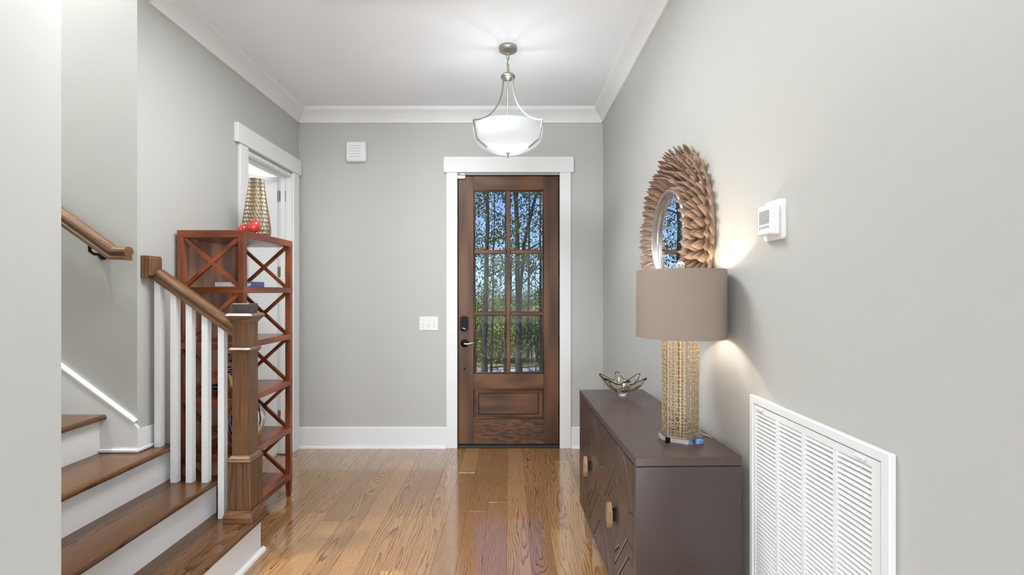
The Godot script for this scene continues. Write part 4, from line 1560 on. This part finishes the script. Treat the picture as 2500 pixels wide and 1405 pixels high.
# ------------------------------------------------------------------ glass bowl
func build_bowl() -> void:
	var b := thing("glass_bowl", Vector3(0.612, 0.8402, -2.53), "free form clear amber glass bowl with upturned points on the sideboard", "bowl")
	var st := new_st()
	st.set_smooth_group(1)
	var nr := 14
	var na := 96
	var P := func(i: int, j: int, inner: bool) -> Vector3:
		var t := float(i) / nr
		var a := TAU * j / na + 0.25
		var lobe := pow(0.5 + 0.5 * cos(6.0 * a), 2.2)
		var r := 0.028 + (0.052 + 0.058 * lobe) * t * (0.35 + 0.65 * t) ** 0.5 if true else 0.0
		r = 0.026 + t * (0.05 + 0.058 * lobe)
		var y := 0.02 + 0.052 * pow(t, 1.5) + 0.034 * lobe * pow(t, 4.0)
		if inner:
			y += 0.007 * (1.0 - 0.3 * t)
			r -= 0.003 * t
		return Vector3(sin(a) * r, y, cos(a) * r)
	for i in nr:
		for j in na:
			for inn in [false, true]:
				var p := [P.call(i, j, inn), P.call(i, j + 1, inn), P.call(i + 1, j + 1, inn), P.call(i + 1, j, inn)]
				var m: Vector3 = (p[0] + p[2]) / 2
				quad(st, p, [Vector2.ZERO, Vector2.ZERO, Vector2.ZERO, Vector2.ZERO], Vector3(-m.x, 0.06, -m.z) if inn else Vector3(m.x, -0.06, m.z))
	for j in na:
		quad(st, [P.call(nr, j, false), P.call(nr, j + 1, false), P.call(nr, j + 1, true), P.call(nr, j, true)], [Vector2.ZERO, Vector2.ZERO, Vector2.ZERO, Vector2.ZERO], Vector3.UP + P.call(nr, j, false))
		tri(st, [Vector3(0, 0.026, 0), P.call(0, j, true), P.call(0, j + 1, true)], [Vector2.ZERO, Vector2.ZERO, Vector2.ZERO], Vector3.UP)
	lathe(st, [Vector2(0, 0), Vector2(0.03, 0), Vector2(0.032, 0.004), Vector2(0.026, 0.02)], na)
	obj("bowl", st, M.amber_glass, b)

# ------------------------------------------------------------------ sunburst mirror
func build_mirror() -> void:
	var c := Vector3(XR, 1.672, -2.275)
	var m := thing("mirror", c, "round mirror framed by rows of curled bronze wooden petals", "mirror")
	var turn := Basis(Vector3.FORWARD, Vector3.UP, Vector3.LEFT)   # local x along -z, y up, z out of the wall... 
	turn = Basis(Vector3(0, 0, 1), Vector3(0, 1, 0), Vector3(-1, 0, 0))
	var xf := Transform3D(turn, Vector3.ZERO)
	var up := Transform3D(turn * Basis(Vector3.RIGHT, PI / 2), Vector3.ZERO)    # lathe axis out of the wall
	var st := new_st()
	lathe(st, [Vector2(0, 0.002), Vector2(0.4, 0.002), Vector2(0.4, 0.014), Vector2(0.24, 0.03), Vector2(0, 0.03)], 64, up)
	obj("backing", st, M.petal_wood, m)
	st = new_st()
	lathe(st, [Vector2(0.238, 0.03), Vector2(0.238, 0.062), Vector2(0.232, 0.07), Vector2(0.224, 0.072), Vector2(0.216, 0.066), Vector2(0.212, 0.055), Vector2(0.205, 0.052), Vector2(0.202, 0.046), Vector2(0.202, 0.03)], 96, up)
	obj("rim", st, M.silver_rim, m)
	st = new_st()
	lathe(st, [Vector2(0.207, 0.044), Vector2(0, 0.044)], 96, up, false)
	obj("glass", st, M.mirror_silver, m)
	# petals: three shapes shared by all
	var shapes := []
	for v in 3:
		st = new_st()
		st.set_smooth_group(1)
		var L := 0.094 + 0.006 * v
		var wmax := [0.021, 0.019, 0.0225][v] as float
		var rows := 9
		var cols := 6
		var grid := func(i: int, j: int, back: bool) -> Vector3:
			var t := float(i) / rows
			var s := (float(j) / cols - 0.5) * 2.0
			var w := wmax * pow(sin(PI * clampf(0.16 + 0.84 * t, 0, 1)), 0.75) * (1.0 if t < 0.98 else 0.15)
			if i == rows: w = 0.0012
			var cup := 0.62 * w * (1.0 - s * s)
			var curl := 0.016 * t * t * t * t + 0.004 * v * t * t
			var y := L * t
			var th := 0.0022 if back else 0.0
			return Vector3(s * w, y, -cup + curl - th)
		for i in rows:
			for j in cols:
				for bk in [false, true]:
					quad(st, [grid.call(i, j, bk), grid.call(i, j + 1, bk), grid.call(i + 1, j + 1, bk), grid.call(i + 1, j, bk)], [Vector2(i, j) * 0.05, Vector2(i, j + 1) * 0.05, Vector2(i + 1, j + 1) * 0.05, Vector2(i + 1, j) * 0.05], Vector3(0, 0, -1 if bk else 1))
			for e in [0, cols]:
				quad(st, [grid.call(i, e, false), grid.call(i + 1, e, false), grid.call(i + 1, e, true), grid.call(i, e, true)], [Vector2(i, 0) * 0.05, Vector2(i + 1, 0) * 0.05, Vector2(i + 1, 1) * 0.05, Vector2(i, 1) * 0.05], Vector3(-1 if e == 0 else 1, 0, 0))
		shapes.append(finish(st, M.petal_wood))
	var rows2 := [[0.236, 40, 46.0, 0.026], [0.262, 44, 44.0, 0.022], [0.288, 46, 40.0, 0.018], [0.314, 48, 34.0, 0.014], [0.338, 50, 24.0, 0.010], [0.35, 50, 12.0, 0.006]]
	for ri in rows2.size():
		var q = rows2[ri]
		for k in q[1]:
			var a: float = TAU * (k + 0.5 * (ri % 2)) / q[1] + rng.randf_range(-0.02, 0.02)
			var tilt := deg_to_rad(q[2] + rng.randf_range(-5, 5))
			var rad := Vector3(sin(a), cos(a), 0)
			var yax := rad * cos(tilt) + Vector3(0, 0, 1) * sin(tilt)
			var xax := Vector3(cos(a), -sin(a), 0)
			var zax := xax.cross(yax)
			var o := put("petal", shapes[rng.randi() % 3], m)
			o.transform = xf * Transform3D(Basis(xax, yax, zax) * Basis(Vector3.UP, rng.randf_range(-0.12, 0.12)), rad * q[0] + Vector3(0, 0, q[3]))

# ------------------------------------------------------------------ thermostat, door chime, switches
func build_small_wall_things() -> void:
	var st := new_st()
	var side := Basis(Vector3(0, 0, 1), Vector3.UP, Vector3(-1, 0, 0))   # local x towards the camera, z out of the right wall
	var t := thing("thermostat", Vector3(XR, 1.632, -1.45), "white thermostat with a grey screen and a row of small buttons", "thermostat")
	prism(st, rounded_rect(0.1, 0.124, 0.014), 0.013, Transform3D(side, Vector3.ZERO))
	obj("back_plate", st, M.plastic_white, t)
	st = new_st()
	box(st, Vector3(-0.0265, 0.0, 0.003), Vector3(0.029, 0.093, 0.077), 0.004)
	obj("body", st, M.plastic_white, t)
	st = new_st()
	box(st, Vector3(-0.0405, 0.0085, 0.003), Vector3(0.002, 0.042, 0.058), 0.0005)
	obj("screen", st, M.screen_grey, t)
	for k in 5:
		st = new_st()
		box(st, Vector3(-0.0412, -0.0225, -0.02 + k * 0.0115), Vector3(0.0018, 0.008, 0.0035), 0.0005)
		obj("button", st, M.print_grey, t)

	var c := thing("door_chime", Vector3(-1.377, 2.66, BACK), "white slotted door chime box high on the wall left of the front door", "door chime")
	st = new_st()
	box(st, Vector3(0, 0, 0.026), Vector3(0.178, 0.18, 0.052), 0.012)
	obj("cover", st, M.plastic_white, c)
	for k in 5:
		st = new_st()
		box(st, Vector3(-0.006, 0.048 - k * 0.0235, 0.0515), Vector3(0.1, 0.003, 0.003), 0.0005)
		obj("slot_shade", st, M.screen_grey, c)  # grey bar on the cover stands for the shade in a groove

	var sw := thing("light_switch", Vector3(-0.735, 1.122, BACK), "white switch plate with three toggles left of the front door", "light switch")
	st = new_st()
	box(st, Vector3(0, 0, 0.003), Vector3(0.17, 0.125, 0.006), 0.0025)
	obj("plate", st, M.plastic_white, sw)
	for k in [-1, 0, 1]:
		st = new_st()
		box(st, Vector3(k * 0.047, 0.006 * (1 if k else -1), 0.011), Vector3(0.009, 0.02, 0.014), 0.002, Basis(Vector3.RIGHT, -0.5 if k else 0.5))
		obj("toggle", st, M.plastic_white, sw)
		for y in [-0.03, 0.03]:
			st = new_st()
			lathe(st, [Vector2(0.0035, 0), Vector2(0.0035, 0.001), Vector2(0, 0.0015)], 10, Transform3D(Basis(Vector3.RIGHT, PI / 2), Vector3(k * 0.047, y, 0.006)))
			obj("screw", st, M.screen_grey, sw)

# ------------------------------------------------------------------ return air grille
func build_return_grille() -> void:
	var y1 := 1.058
	var y0 := 0.235
	var za := -1.585
	var zb := -0.998
	var g := thing("return_air_grille", Vector3(XR, (y0 + y1) / 2, (za + zb) / 2), "large white return air grille with four columns of slats low on the wall", "grille")
	var o := -g.position
	var st := new_st()
	span(st, Vector3(XR - 0.003, y0 + 0.02, za + 0.02) + o, Vector3(XR, y1 - 0.02, zb - 0.02) + o)
	obj("backing", st, M.gap_shade, g)  # dark grey plate on the wall stands for the shade between slats
	var x1 := XR - 0.016
	st = new_st()
	span(st, Vector3(x1, y0, za) + o, Vector3(XR, y0 + 0.026, zb) + o, 0.003)
	span(st, Vector3(x1, y1 - 0.026, za) + o, Vector3(XR, y1, zb) + o, 0.003)
	span(st, Vector3(x1, y0 + 0.02, za) + o, Vector3(XR, y1 - 0.02, za + 0.022) + o, 0.003)
	span(st, Vector3(x1, y0 + 0.02, zb - 0.026) + o, Vector3(XR, y1 - 0.02, zb) + o, 0.003)
	obj("frame", st, M.grille_white, g)
	# hinged face: rails, stiles and three mullions
	var xf := XR - 0.0125
	var cols := [[-1.552, -1.435], [-1.421, -1.308], [-1.2924, -1.18], [-1.1655, -1.054]]
	var fy0 := y0 + 0.028
	var fy1 := y1 - 0.0285
	var fz0 := za + 0.0235
	var fz1 := zb - 0.0285
	st = new_st()
	span(st, Vector3(xf, fy1 - 0.02, fz0) + o, Vector3(XR - 0.002, fy1, fz1) + o, 0.001)
	span(st, Vector3(xf, fy0, fz0) + o, Vector3(XR - 0.002, fy0 + 0.02, fz1) + o, 0.001)
	var edges := [fz0, -1.552, -1.435, -1.421, -1.308, -1.2924, -1.18, -1.1655, -1.054, fz1]
	for k in range(0, 10, 2):
		span(st, Vector3(xf, fy0 + 0.019, edges[k]) + o, Vector3(XR - 0.002, fy1 - 0.019, edges[k + 1]) + o, 0.001)
	obj("face_panel", st, M.grille_white, g)
	for zz in [-1.525, -1.085]:
		st = new_st()
		box(st, Vector3(xf - 0.003, fy1 - 0.007, zz) + o, Vector3(0.007, 0.009, 0.03), 0.002)
		obj("latch", st, M.grille_white, g)
	st = new_st()
	var len := 0.1165
	box(st, Vector3.ZERO, Vector3(0.0012, 0.0118, len), 0.0, Basis(Vector3.BACK, -0.75))
	var slat := finish(st, M.grille_white)
	var pitch := 0.0133
	for c in cols:
		var y := fy1 - 0.026
		while y > fy0 + 0.024:
			var s := put("slat", slat, g)
			s.position = Vector3(XR - 0.0085, y, (c[0] + c[1]) / 2) + o
			s.scale.z = (c[1] - c[0] + 0.002) / len
			y -= pitch

# ------------------------------------------------------------------ added rear room behind the camera, built to light the foyer
func build_added_rear_room() -> void:
	var wp: Material = M.wall_paint
	var zb := 6.5
	var st := new_st()
	span(st, Vector3(-5.14, -0.1, -1.0), Vector3(-5.0, CEIL, zb))
	struct("added_wall_rear_left", st, wp)
	st = new_st()
	span(st, Vector3(5.0, -0.1, -0.45), Vector3(5.14, CEIL, zb))
	struct("added_wall_rear_right", st, wp)
	st = new_st()
	span(st, Vector3(XR + 0.14, -0.1, -0.59), Vector3(5.14, CEIL, -0.45))
	struct("added_wall_rear_near", st, wp)
	st = new_st()
	var y0 := 0.4
	var y1 := 2.6
	span(st, Vector3(-5.14, -0.1, zb), Vector3(5.14, y0, zb + 0.14))
	span(st, Vector3(-5.14, y1, zb), Vector3(5.14, CEIL, zb + 0.14))
	for x in [[-5.14, -3.35], [-1.65, -0.85], [0.85, 1.65], [3.35, 5.14]]:
		span(st, Vector3(x[0], y0, zb), Vector3(x[1], y1, zb + 0.14))
	struct("added_wall_rear", st, wp)
	st = new_st()
	span(st, Vector3(-5.14, CEIL, -0.45), Vector3(5.14, CEIL + 0.15, zb + 0.14))
	span(st, Vector3(-5.14, CEIL, -1.0), Vector3(-1.31, CEIL + 0.15, -0.45))
	struct("added_ceiling_rear", st, M.ceiling_paint)
	var k := 1
	for x in [-2.5, 0.0, 2.5]:
		var w := setting("added_window_%d" % k)  # added opening, lets fill light in from behind
		w.position = Vector3(x, 1.5, zb + 0.05)
		st = new_st()
		for s in [-1.0, 1.0]:
			box(st, Vector3(s * 0.83, 0, 0), Vector3(0.05, 2.2, 0.06), 0.003)
			box(st, Vector3(0, s * 1.08, 0), Vector3(1.7, 0.05, 0.06), 0.003)
		box(st, Vector3.ZERO, Vector3(1.65, 0.04, 0.05), 0.003)
		obj("window_frame", st, M.trim_white, w)
		var q := QuadMesh.new()
		q.size = Vector2(1.65, 2.15)
		q.material = M.pane_glass
		put("pane", q, w)
		k += 1
	var rg := thing("bounce_rug", Vector3(-0.4, 0, -0.5), "cream mat added on the hall floor out of view to bounce light", "bounce_rug")  # added out of view, bounces light up to the ceiling
	st = new_st()
	span(st, Vector3(-0.74, 0.0, -1.7), Vector3(0.74, 0.012, 1.7), 0.004)
	obj("bounce_pile", st, mat("bounce_cream", rgb8(236, 233, 226), 0.95, 0.0, 0.1), rg)
	var pn := thing("added_fill_panel", Vector3(-0.62, CEIL, -2.08), "square flush fill light panel added to the ceiling out of view", "ceiling light")  # added fill light out of view, brightens the foyer walls
	st = new_st()
	span(st, Vector3(-0.42, -0.036, -0.42), Vector3(0.42, 0, 0.42), 0.004)
	obj("frame", st, M.trim_white, pn)
	st = new_st()
	span(st, Vector3(-0.4, -0.04, -0.4), Vector3(0.4, -0.03, 0.4), 0.002)
	obj("diffuser", st, M.bulb_glow, pn)
	for x in [-1.6, 1.5]:  # fill uplights added behind the camera, out of view
		var tc := thing("added_fill_torchiere", Vector3(x, 0, 0.7), "nickel torchiere fill lamp added behind the camera, " + ("by the stairs" if x < 0 else "by the sideboard wall"), "floor lamp")
		st = new_st()
		lathe(st, [Vector2(0, 0), Vector2(0.15, 0), Vector2(0.15, 0.02), Vector2(0.012, 0.03), Vector2(0.012, 1.7), Vector2(0, 1.7)], 28)
		obj("pole", st, M.nickel, tc)
		st = new_st()
		lathe(st, [Vector2(0.02, 1.69), Vector2(0.12, 1.74), Vector2(0.24, 1.85), Vector2(0.235, 1.85), Vector2(0.115, 1.75), Vector2(0, 1.71)], 32)
		obj("shade", st, M.nickel, tc)
		st = new_st()
		lathe(st, [Vector2(0.21, 1.838), Vector2(0, 1.838)], 32)
		obj("diffuser", st, M.bulb_glow, tc)

# ------------------------------------------------------------------ outdoors, beyond the front door
func build_outdoors() -> void:
	var gm := mat("forest_floor", rgb8(96, 98, 52), 0.95)
	var st := new_st()
	span(st, Vector3(-45, -1.4, -14.4), Vector3(45, -1.1, -5.9))
	span(st, Vector3(-45, -1.4, -80), Vector3(45, -1.1, -15.4))
	struct("ground", st, gm)
	st = new_st()
	span(st, Vector3(-45, -1.4, -15.4), Vector3(45, -1.12, -14.4))
	struct("road", st, M.asphalt)
	st = new_st()
	span(st, Vector3(-2.0, -1.4, -5.9), Vector3(2.0, -0.06, BACK - 0.14), 0.01)
	struct("porch", st, M.concrete)

	var leaf_mesh := leaf()
	var tall := [
		# x at trunk, z, radius, lean at 6 m, height, crown from, crown radius, leaves, tone
		[-0.78, -14.0, 0.090, 0.10, 9.0, 1.9, 1.7, 4200, 0],
		[0.26, -14.0, 0.098, -0.10, 9.5, 2.6, 1.7, 3600, 0],
		[-1.07, -14.1, 0.032, -0.02, 7.0, 1.5, 1.0, 1200, 2],
		[-0.58, -14.05, 0.036, 0.12, 6.5, 1.7, 1.2, 1500, 1],
		[-0.16, -14.1, 0.036, 0.02, 7.5, 2.0, 1.3, 1700, 1],
		[0.62, -16.2, 0.058, 0.05, 9.0, 2.3, 2.0, 2400, 1],
		[0.76, -14.0, 0.016, 0.0, 4.4, 0.2, 0.6, 1100, 1],
		[0.93, -14.1, 0.05, -0.02, 8.0, 1.8, 1.5, 2200, 1],
		[-3.6, -14.0, 0.10, 0.1, 9.0, 1.6, 2.0, 3400, 0],
		[-4.7, -16.0, 0.09, -0.1, 9.0, 1.5, 1.9, 2800, 1],
		[-2.5, -14.1, 0.08, 0.1, 8.5, 1.7, 1.7, 2600, 0],
		[2.5, -14.0, 0.09, 0.1, 9.0, 1.8, 1.9, 2600, 1],
		[4.2, -16.0, 0.09, -0.1, 9.0, 1.8, 1.9, 2400, 0],
		[-6.2, -14.1, 0.09, 0.1, 9.0, 1.6, 1.9, 2400, 1],
	]
	var names := [
		"thick dark trunk seen through the left panes of the front door", "thick dark trunk seen through the right panes of the front door",
		"thin dark trunk at the left edge of the front door's glass", "slim leafy tree just right of the thick left trunk outside",
		"slim straight tree outside hidden behind the door's middle bar", "tree across the road between the right trunk and the sapling",
		"slender leafy sapling outside at the right of the lower right pane", "dark trunk at the right edge of the front door's glass",
		"tree outside left of the front door, seen in the round mirror", "broad tree outside far left of the door",
		"leafy tree outside left of the door, nearest the house", "tree outside right of the front door, near the road", "tree outside far right of the front door", "outermost tree on the left outside by the road"]
	var i := 0
	for t in tall:
		tree(t, names[i], leaf_mesh)
		i += 1
	# a leaning limb high in the right upper pane
	var lt := thing("leaning_tree", Vector3(0.3, -1.1, -14.5), "dark trunk leaning to the right in the upper right pane of the front door", "tree", "")
	st = new_st()
	tube(st, [Vector3(0.0, 0.0, 0.0), Vector3(0.02, 2.5, 0), Vector3(0.13, 4.0, 0), Vector3(0.33, 4.85, 0), Vector3(0.52, 5.6, 0), Vector3(0.8, 6.8, 0)], [0.05, 0.05, 0.06, 0.055, 0.05, 0.03], 10)
	obj("trunk", st, M.bark, lt)
	crown(lt, leaf_mesh, Vector3(0.4, 5.6, 0), Vector3(0.9, 1.0, 0.8), 1000, 0, 11)

	# understorey across the road
	var sh := [[-4.5, -27.0, 2.3, 2.2, 1800, 1, 2.2], [-1.8, -26.0, 2.2, 1.9, 1800, 2, 2.2], [0.2, -27.0, 2.4, 1.9, 2000, 1, 2.2], [2.4, -25.5, 2.7, 1.9, 2000, 1, 2.2], [4.8, -27.0, 2.6, 2.2, 1800, 2, 2.2], [-7.5, -27.0, 2.4, 2.2, 1600, 2, 2.2], [-0.95, -16.6, 1.6, 0.8, 2600, 3], [-0.38, -16.4, 1.35, 0.62, 2600, 4], [0.3, -16.9, 1.8, 0.8, 2600, 3], [0.95, -16.4, 1.9, 0.65, 2800, 2], [-1.9, -17.0, 2.0, 1.1, 2400, 3], [-0.3, -19.0, 2.1, 1.3, 3000, 1], [-3.6, -18, 2.0, 1.3, 2200, 3], [2.3, -17, 2.2, 1.2, 2400, 2], [1.1, -19.5, 2.5, 1.4, 3000, 1], [-1.5, -20, 2.0, 1.4, 2800, 1], [-5.5, -18, 2.2, 1.5, 2000, 3], [4.4, -18, 2.2, 1.5, 2000, 2]]
	var sl := ["far hedge like thicket left of the front door's view", "far low thicket behind the thick left trunk", "far low thicket straight behind the middle bar of the door", "far tall thicket behind the thick right trunk and sapling", "far thicket right of the front door's view", "outermost far thicket on the left", "low green shrub across the road behind the left trunk", "bright yellow green layered dogwood shrub across the road", "green shrub across the road behind the right trunk", "dense green shrub across the road behind the slender sapling", "wide shrub across the road left of the door's view", "tall green thicket behind the bright yellow green shrub", "shrub across the road, seen only from the left", "green shrub across the road right of the door's view", "tall thicket at the back behind the sapling", "dim green thicket at the back behind the left trunk", "outermost left shrub across the road", "outermost right shrub across the road"]
	i = 0
	for q in sh:
		var o := thing("shrub", Vector3(q[0], -1.1, q[1]), sl[i], "shrub", "shrubs across the road")
		st = new_st()
		for k in 5:
			var a := TAU * k / 5.0 + i
			tube(st, [Vector3.ZERO, Vector3(sin(a) * 0.15, q[2] * 0.4, cos(a) * 0.15), Vector3(sin(a) * q[3] * 0.5, q[2] * 0.8, cos(a) * q[3] * 0.4)], [0.03, 0.02, 0.008], 6)
		obj("stem", st, M.bark, o)
		crown(o, leaf_mesh, Vector3(0, q[2] * 0.5, 0), Vector3(q[3], q[2] * 0.5, q[3] * 0.8), q[4], q[5], 40 + i, q[6] if q.size() > 6 else 1.0)
		i += 1
	# red autumn twigs
	var rd := thing("red_maple", Vector3(0.75, -1.1, -15.9), "small red leaved tree across the road in the lower panes", "tree")
	st = new_st()
	tube(st, [Vector3.ZERO, Vector3(-0.05, 1.0, 0), Vector3(0.02, 2.2, 0)], [0.03, 0.02, 0.008], 6)
	tube(st, [Vector3(-0.04, 0.9, 0), Vector3(-0.7, 1.7, 0.2), Vector3(-1.7, 2.05, 0.2)], [0.018, 0.012, 0.005], 6)
	obj("trunk", st, M.bark, rd)
	crown(rd, leaf_mesh, Vector3(-0.1, 1.75, 0), Vector3(0.4, 0.22, 0.3), 80, 5, 77)
	crown(rd, leaf_mesh, Vector3(-1.5, 1.95, 0.2), Vector3(0.25, 0.2, 0.3), 60, 5, 78)
	# tree line further back
	for k in 9:
		var x := -12.0 + k * 3.0
		tree([x, -30.0 - (k % 3) * 3.0, 0.12, 0.1, 6.0 + (k % 4), 1.0, 2.0, 2200, 1 + k % 3], ["leftmost of the far trees beyond the road", "second far tree from the left beyond the road", "third far tree from the left beyond the road", "fourth far tree from the left beyond the road", "far tree beyond the road straight behind the door", "fourth far tree from the right beyond the road", "third far tree from the right beyond the road", "second far tree from the right beyond the road", "rightmost of the far trees beyond the road"][k], leaf_mesh)

func leaf() -> ArrayMesh:
	var st := new_st()
	st.set_smooth_group(FLAT)
	var l := [Vector3(0, 0, 0), Vector3(0.34, 0.28, 0.1), Vector3(0.36, 0.62, 0.1), Vector3(0, 1.0, -0.05), Vector3(-0.36, 0.62, 0.1), Vector3(-0.34, 0.28, 0.1)]
	var z := [Vector2.ZERO, Vector2.ZERO, Vector2.ZERO]
	for k in [[0, 1, 2], [0, 2, 3], [0, 3, 4], [0, 4, 5]]:
		tri(st, [l[k[0]], l[k[1]], l[k[2]]], z, Vector3.BACK)
	var m := mat("leaf", Color.WHITE, 0.6, 0.0, 0.3)
	m.vertex_color_use_as_albedo = true
	m.backlight_enabled = true
	m.backlight = Color(0.6, 0.6, 0.6)
	return finish(st, m)

func crown(parent: Node3D, mesh: Mesh, c: Vector3, r: Vector3, n: int, tone: int, sd: int, big := 1.0) -> void:
	var g := RandomNumberGenerator.new()
	g.seed = sd
	var mm := MultiMesh.new()
	mm.transform_format = MultiMesh.TRANSFORM_3D
	mm.use_colors = true
	mm.mesh = mesh
	mm.instance_count = n
	var tones := [Color(0.030, 0.060, 0.016), Color(0.050, 0.095, 0.020), Color(0.07, 0.14, 0.025), Color(0.09, 0.15, 0.035), Color(0.26, 0.32, 0.03), Color(0.40, 0.06, 0.03)]
	var base: Color = tones[tone]
	var per := 70
	var cl := Vector3.ZERO
	for i in n:
		if i % per == 0:
			var d := Vector3(g.randfn(), g.randfn(), g.randfn()).normalized() * pow(g.randf(), 0.4)
			cl = c + d * r
		var p := cl + Vector3(g.randfn(), g.randfn() * 0.7, g.randfn()) * 0.19 * sqrt(big)
		if p.y < 0.03: p.y = 0.03 + g.randf() * 0.1
		var s := g.randf_range(0.048, 0.084) * big
		var b := Basis.from_euler(Vector3(g.randf_range(-1.2, 1.2), g.randf() * TAU, g.randf_range(1.2, 4.6))).scaled(Vector3(s * 0.8, s, s))
		mm.set_instance_transform(i, Transform3D(b, p))
		var k := g.randf_range(0.6, 1.5)
		mm.set_instance_color(i, Color(base.r * k * g.randf_range(0.9, 1.2), base.g * k, base.b * k))
	var o := MultiMeshInstance3D.new()
	o.name = "foliage"
	o.multimesh = mm
	o.set_meta("kind", "stuff")
	parent.add_child(o, true)

func tree(t: Array, label: String, mesh: Mesh) -> void:
	var o := thing("tree", Vector3(t[0], -1.1, t[1]), label, "tree", "trees outside")
	var g := RandomNumberGenerator.new()
	g.seed = int(t[0] * 100 + 5000) + int(-t[1] * 10)
	var H: float = t[4]
	var st := new_st()
	var pts := []
	var rs := []
	for i in 11:
		var f := i / 10.0
		pts.append(Vector3(t[3] * f * H / 6.0 + (g.randf() - 0.5) * t[2] * 0.5, f * H, (g.randf() - 0.5) * t[2]))
		rs.append(t[2] * lerpf(1.0, 0.35, f) * (1.25 if i == 0 else 1.0))
	tube(st, pts, rs, 10)
	for k in 7:
		var f := lerpf(t[5] / H, 0.9, k / 6.0)
		var a := g.randf() * TAU
		var p0: Vector3 = (pts[int(f * 10)] as Vector3).lerp(pts[mini(int(f * 10) + 1, 10)], f * 10 - int(f * 10))
		var d := Vector3(sin(a), 0.55, cos(a))
		var l: float = t[6] * g.randf_range(0.5, 0.95)
		tube(st, [p0, p0 + d * l * 0.5 + Vector3.DOWN * 0.03, p0 + d * l], [t[2] * 0.35, t[2] * 0.22, 0.008], 6)
	obj("trunk", st, M.bark, o)
	crown(o, mesh, Vector3(t[3] * 0.6, (H + t[5]) / 2, 0), Vector3(t[6], (H - t[5]) / 2, t[6]), t[7], t[8], g.seed + 3)
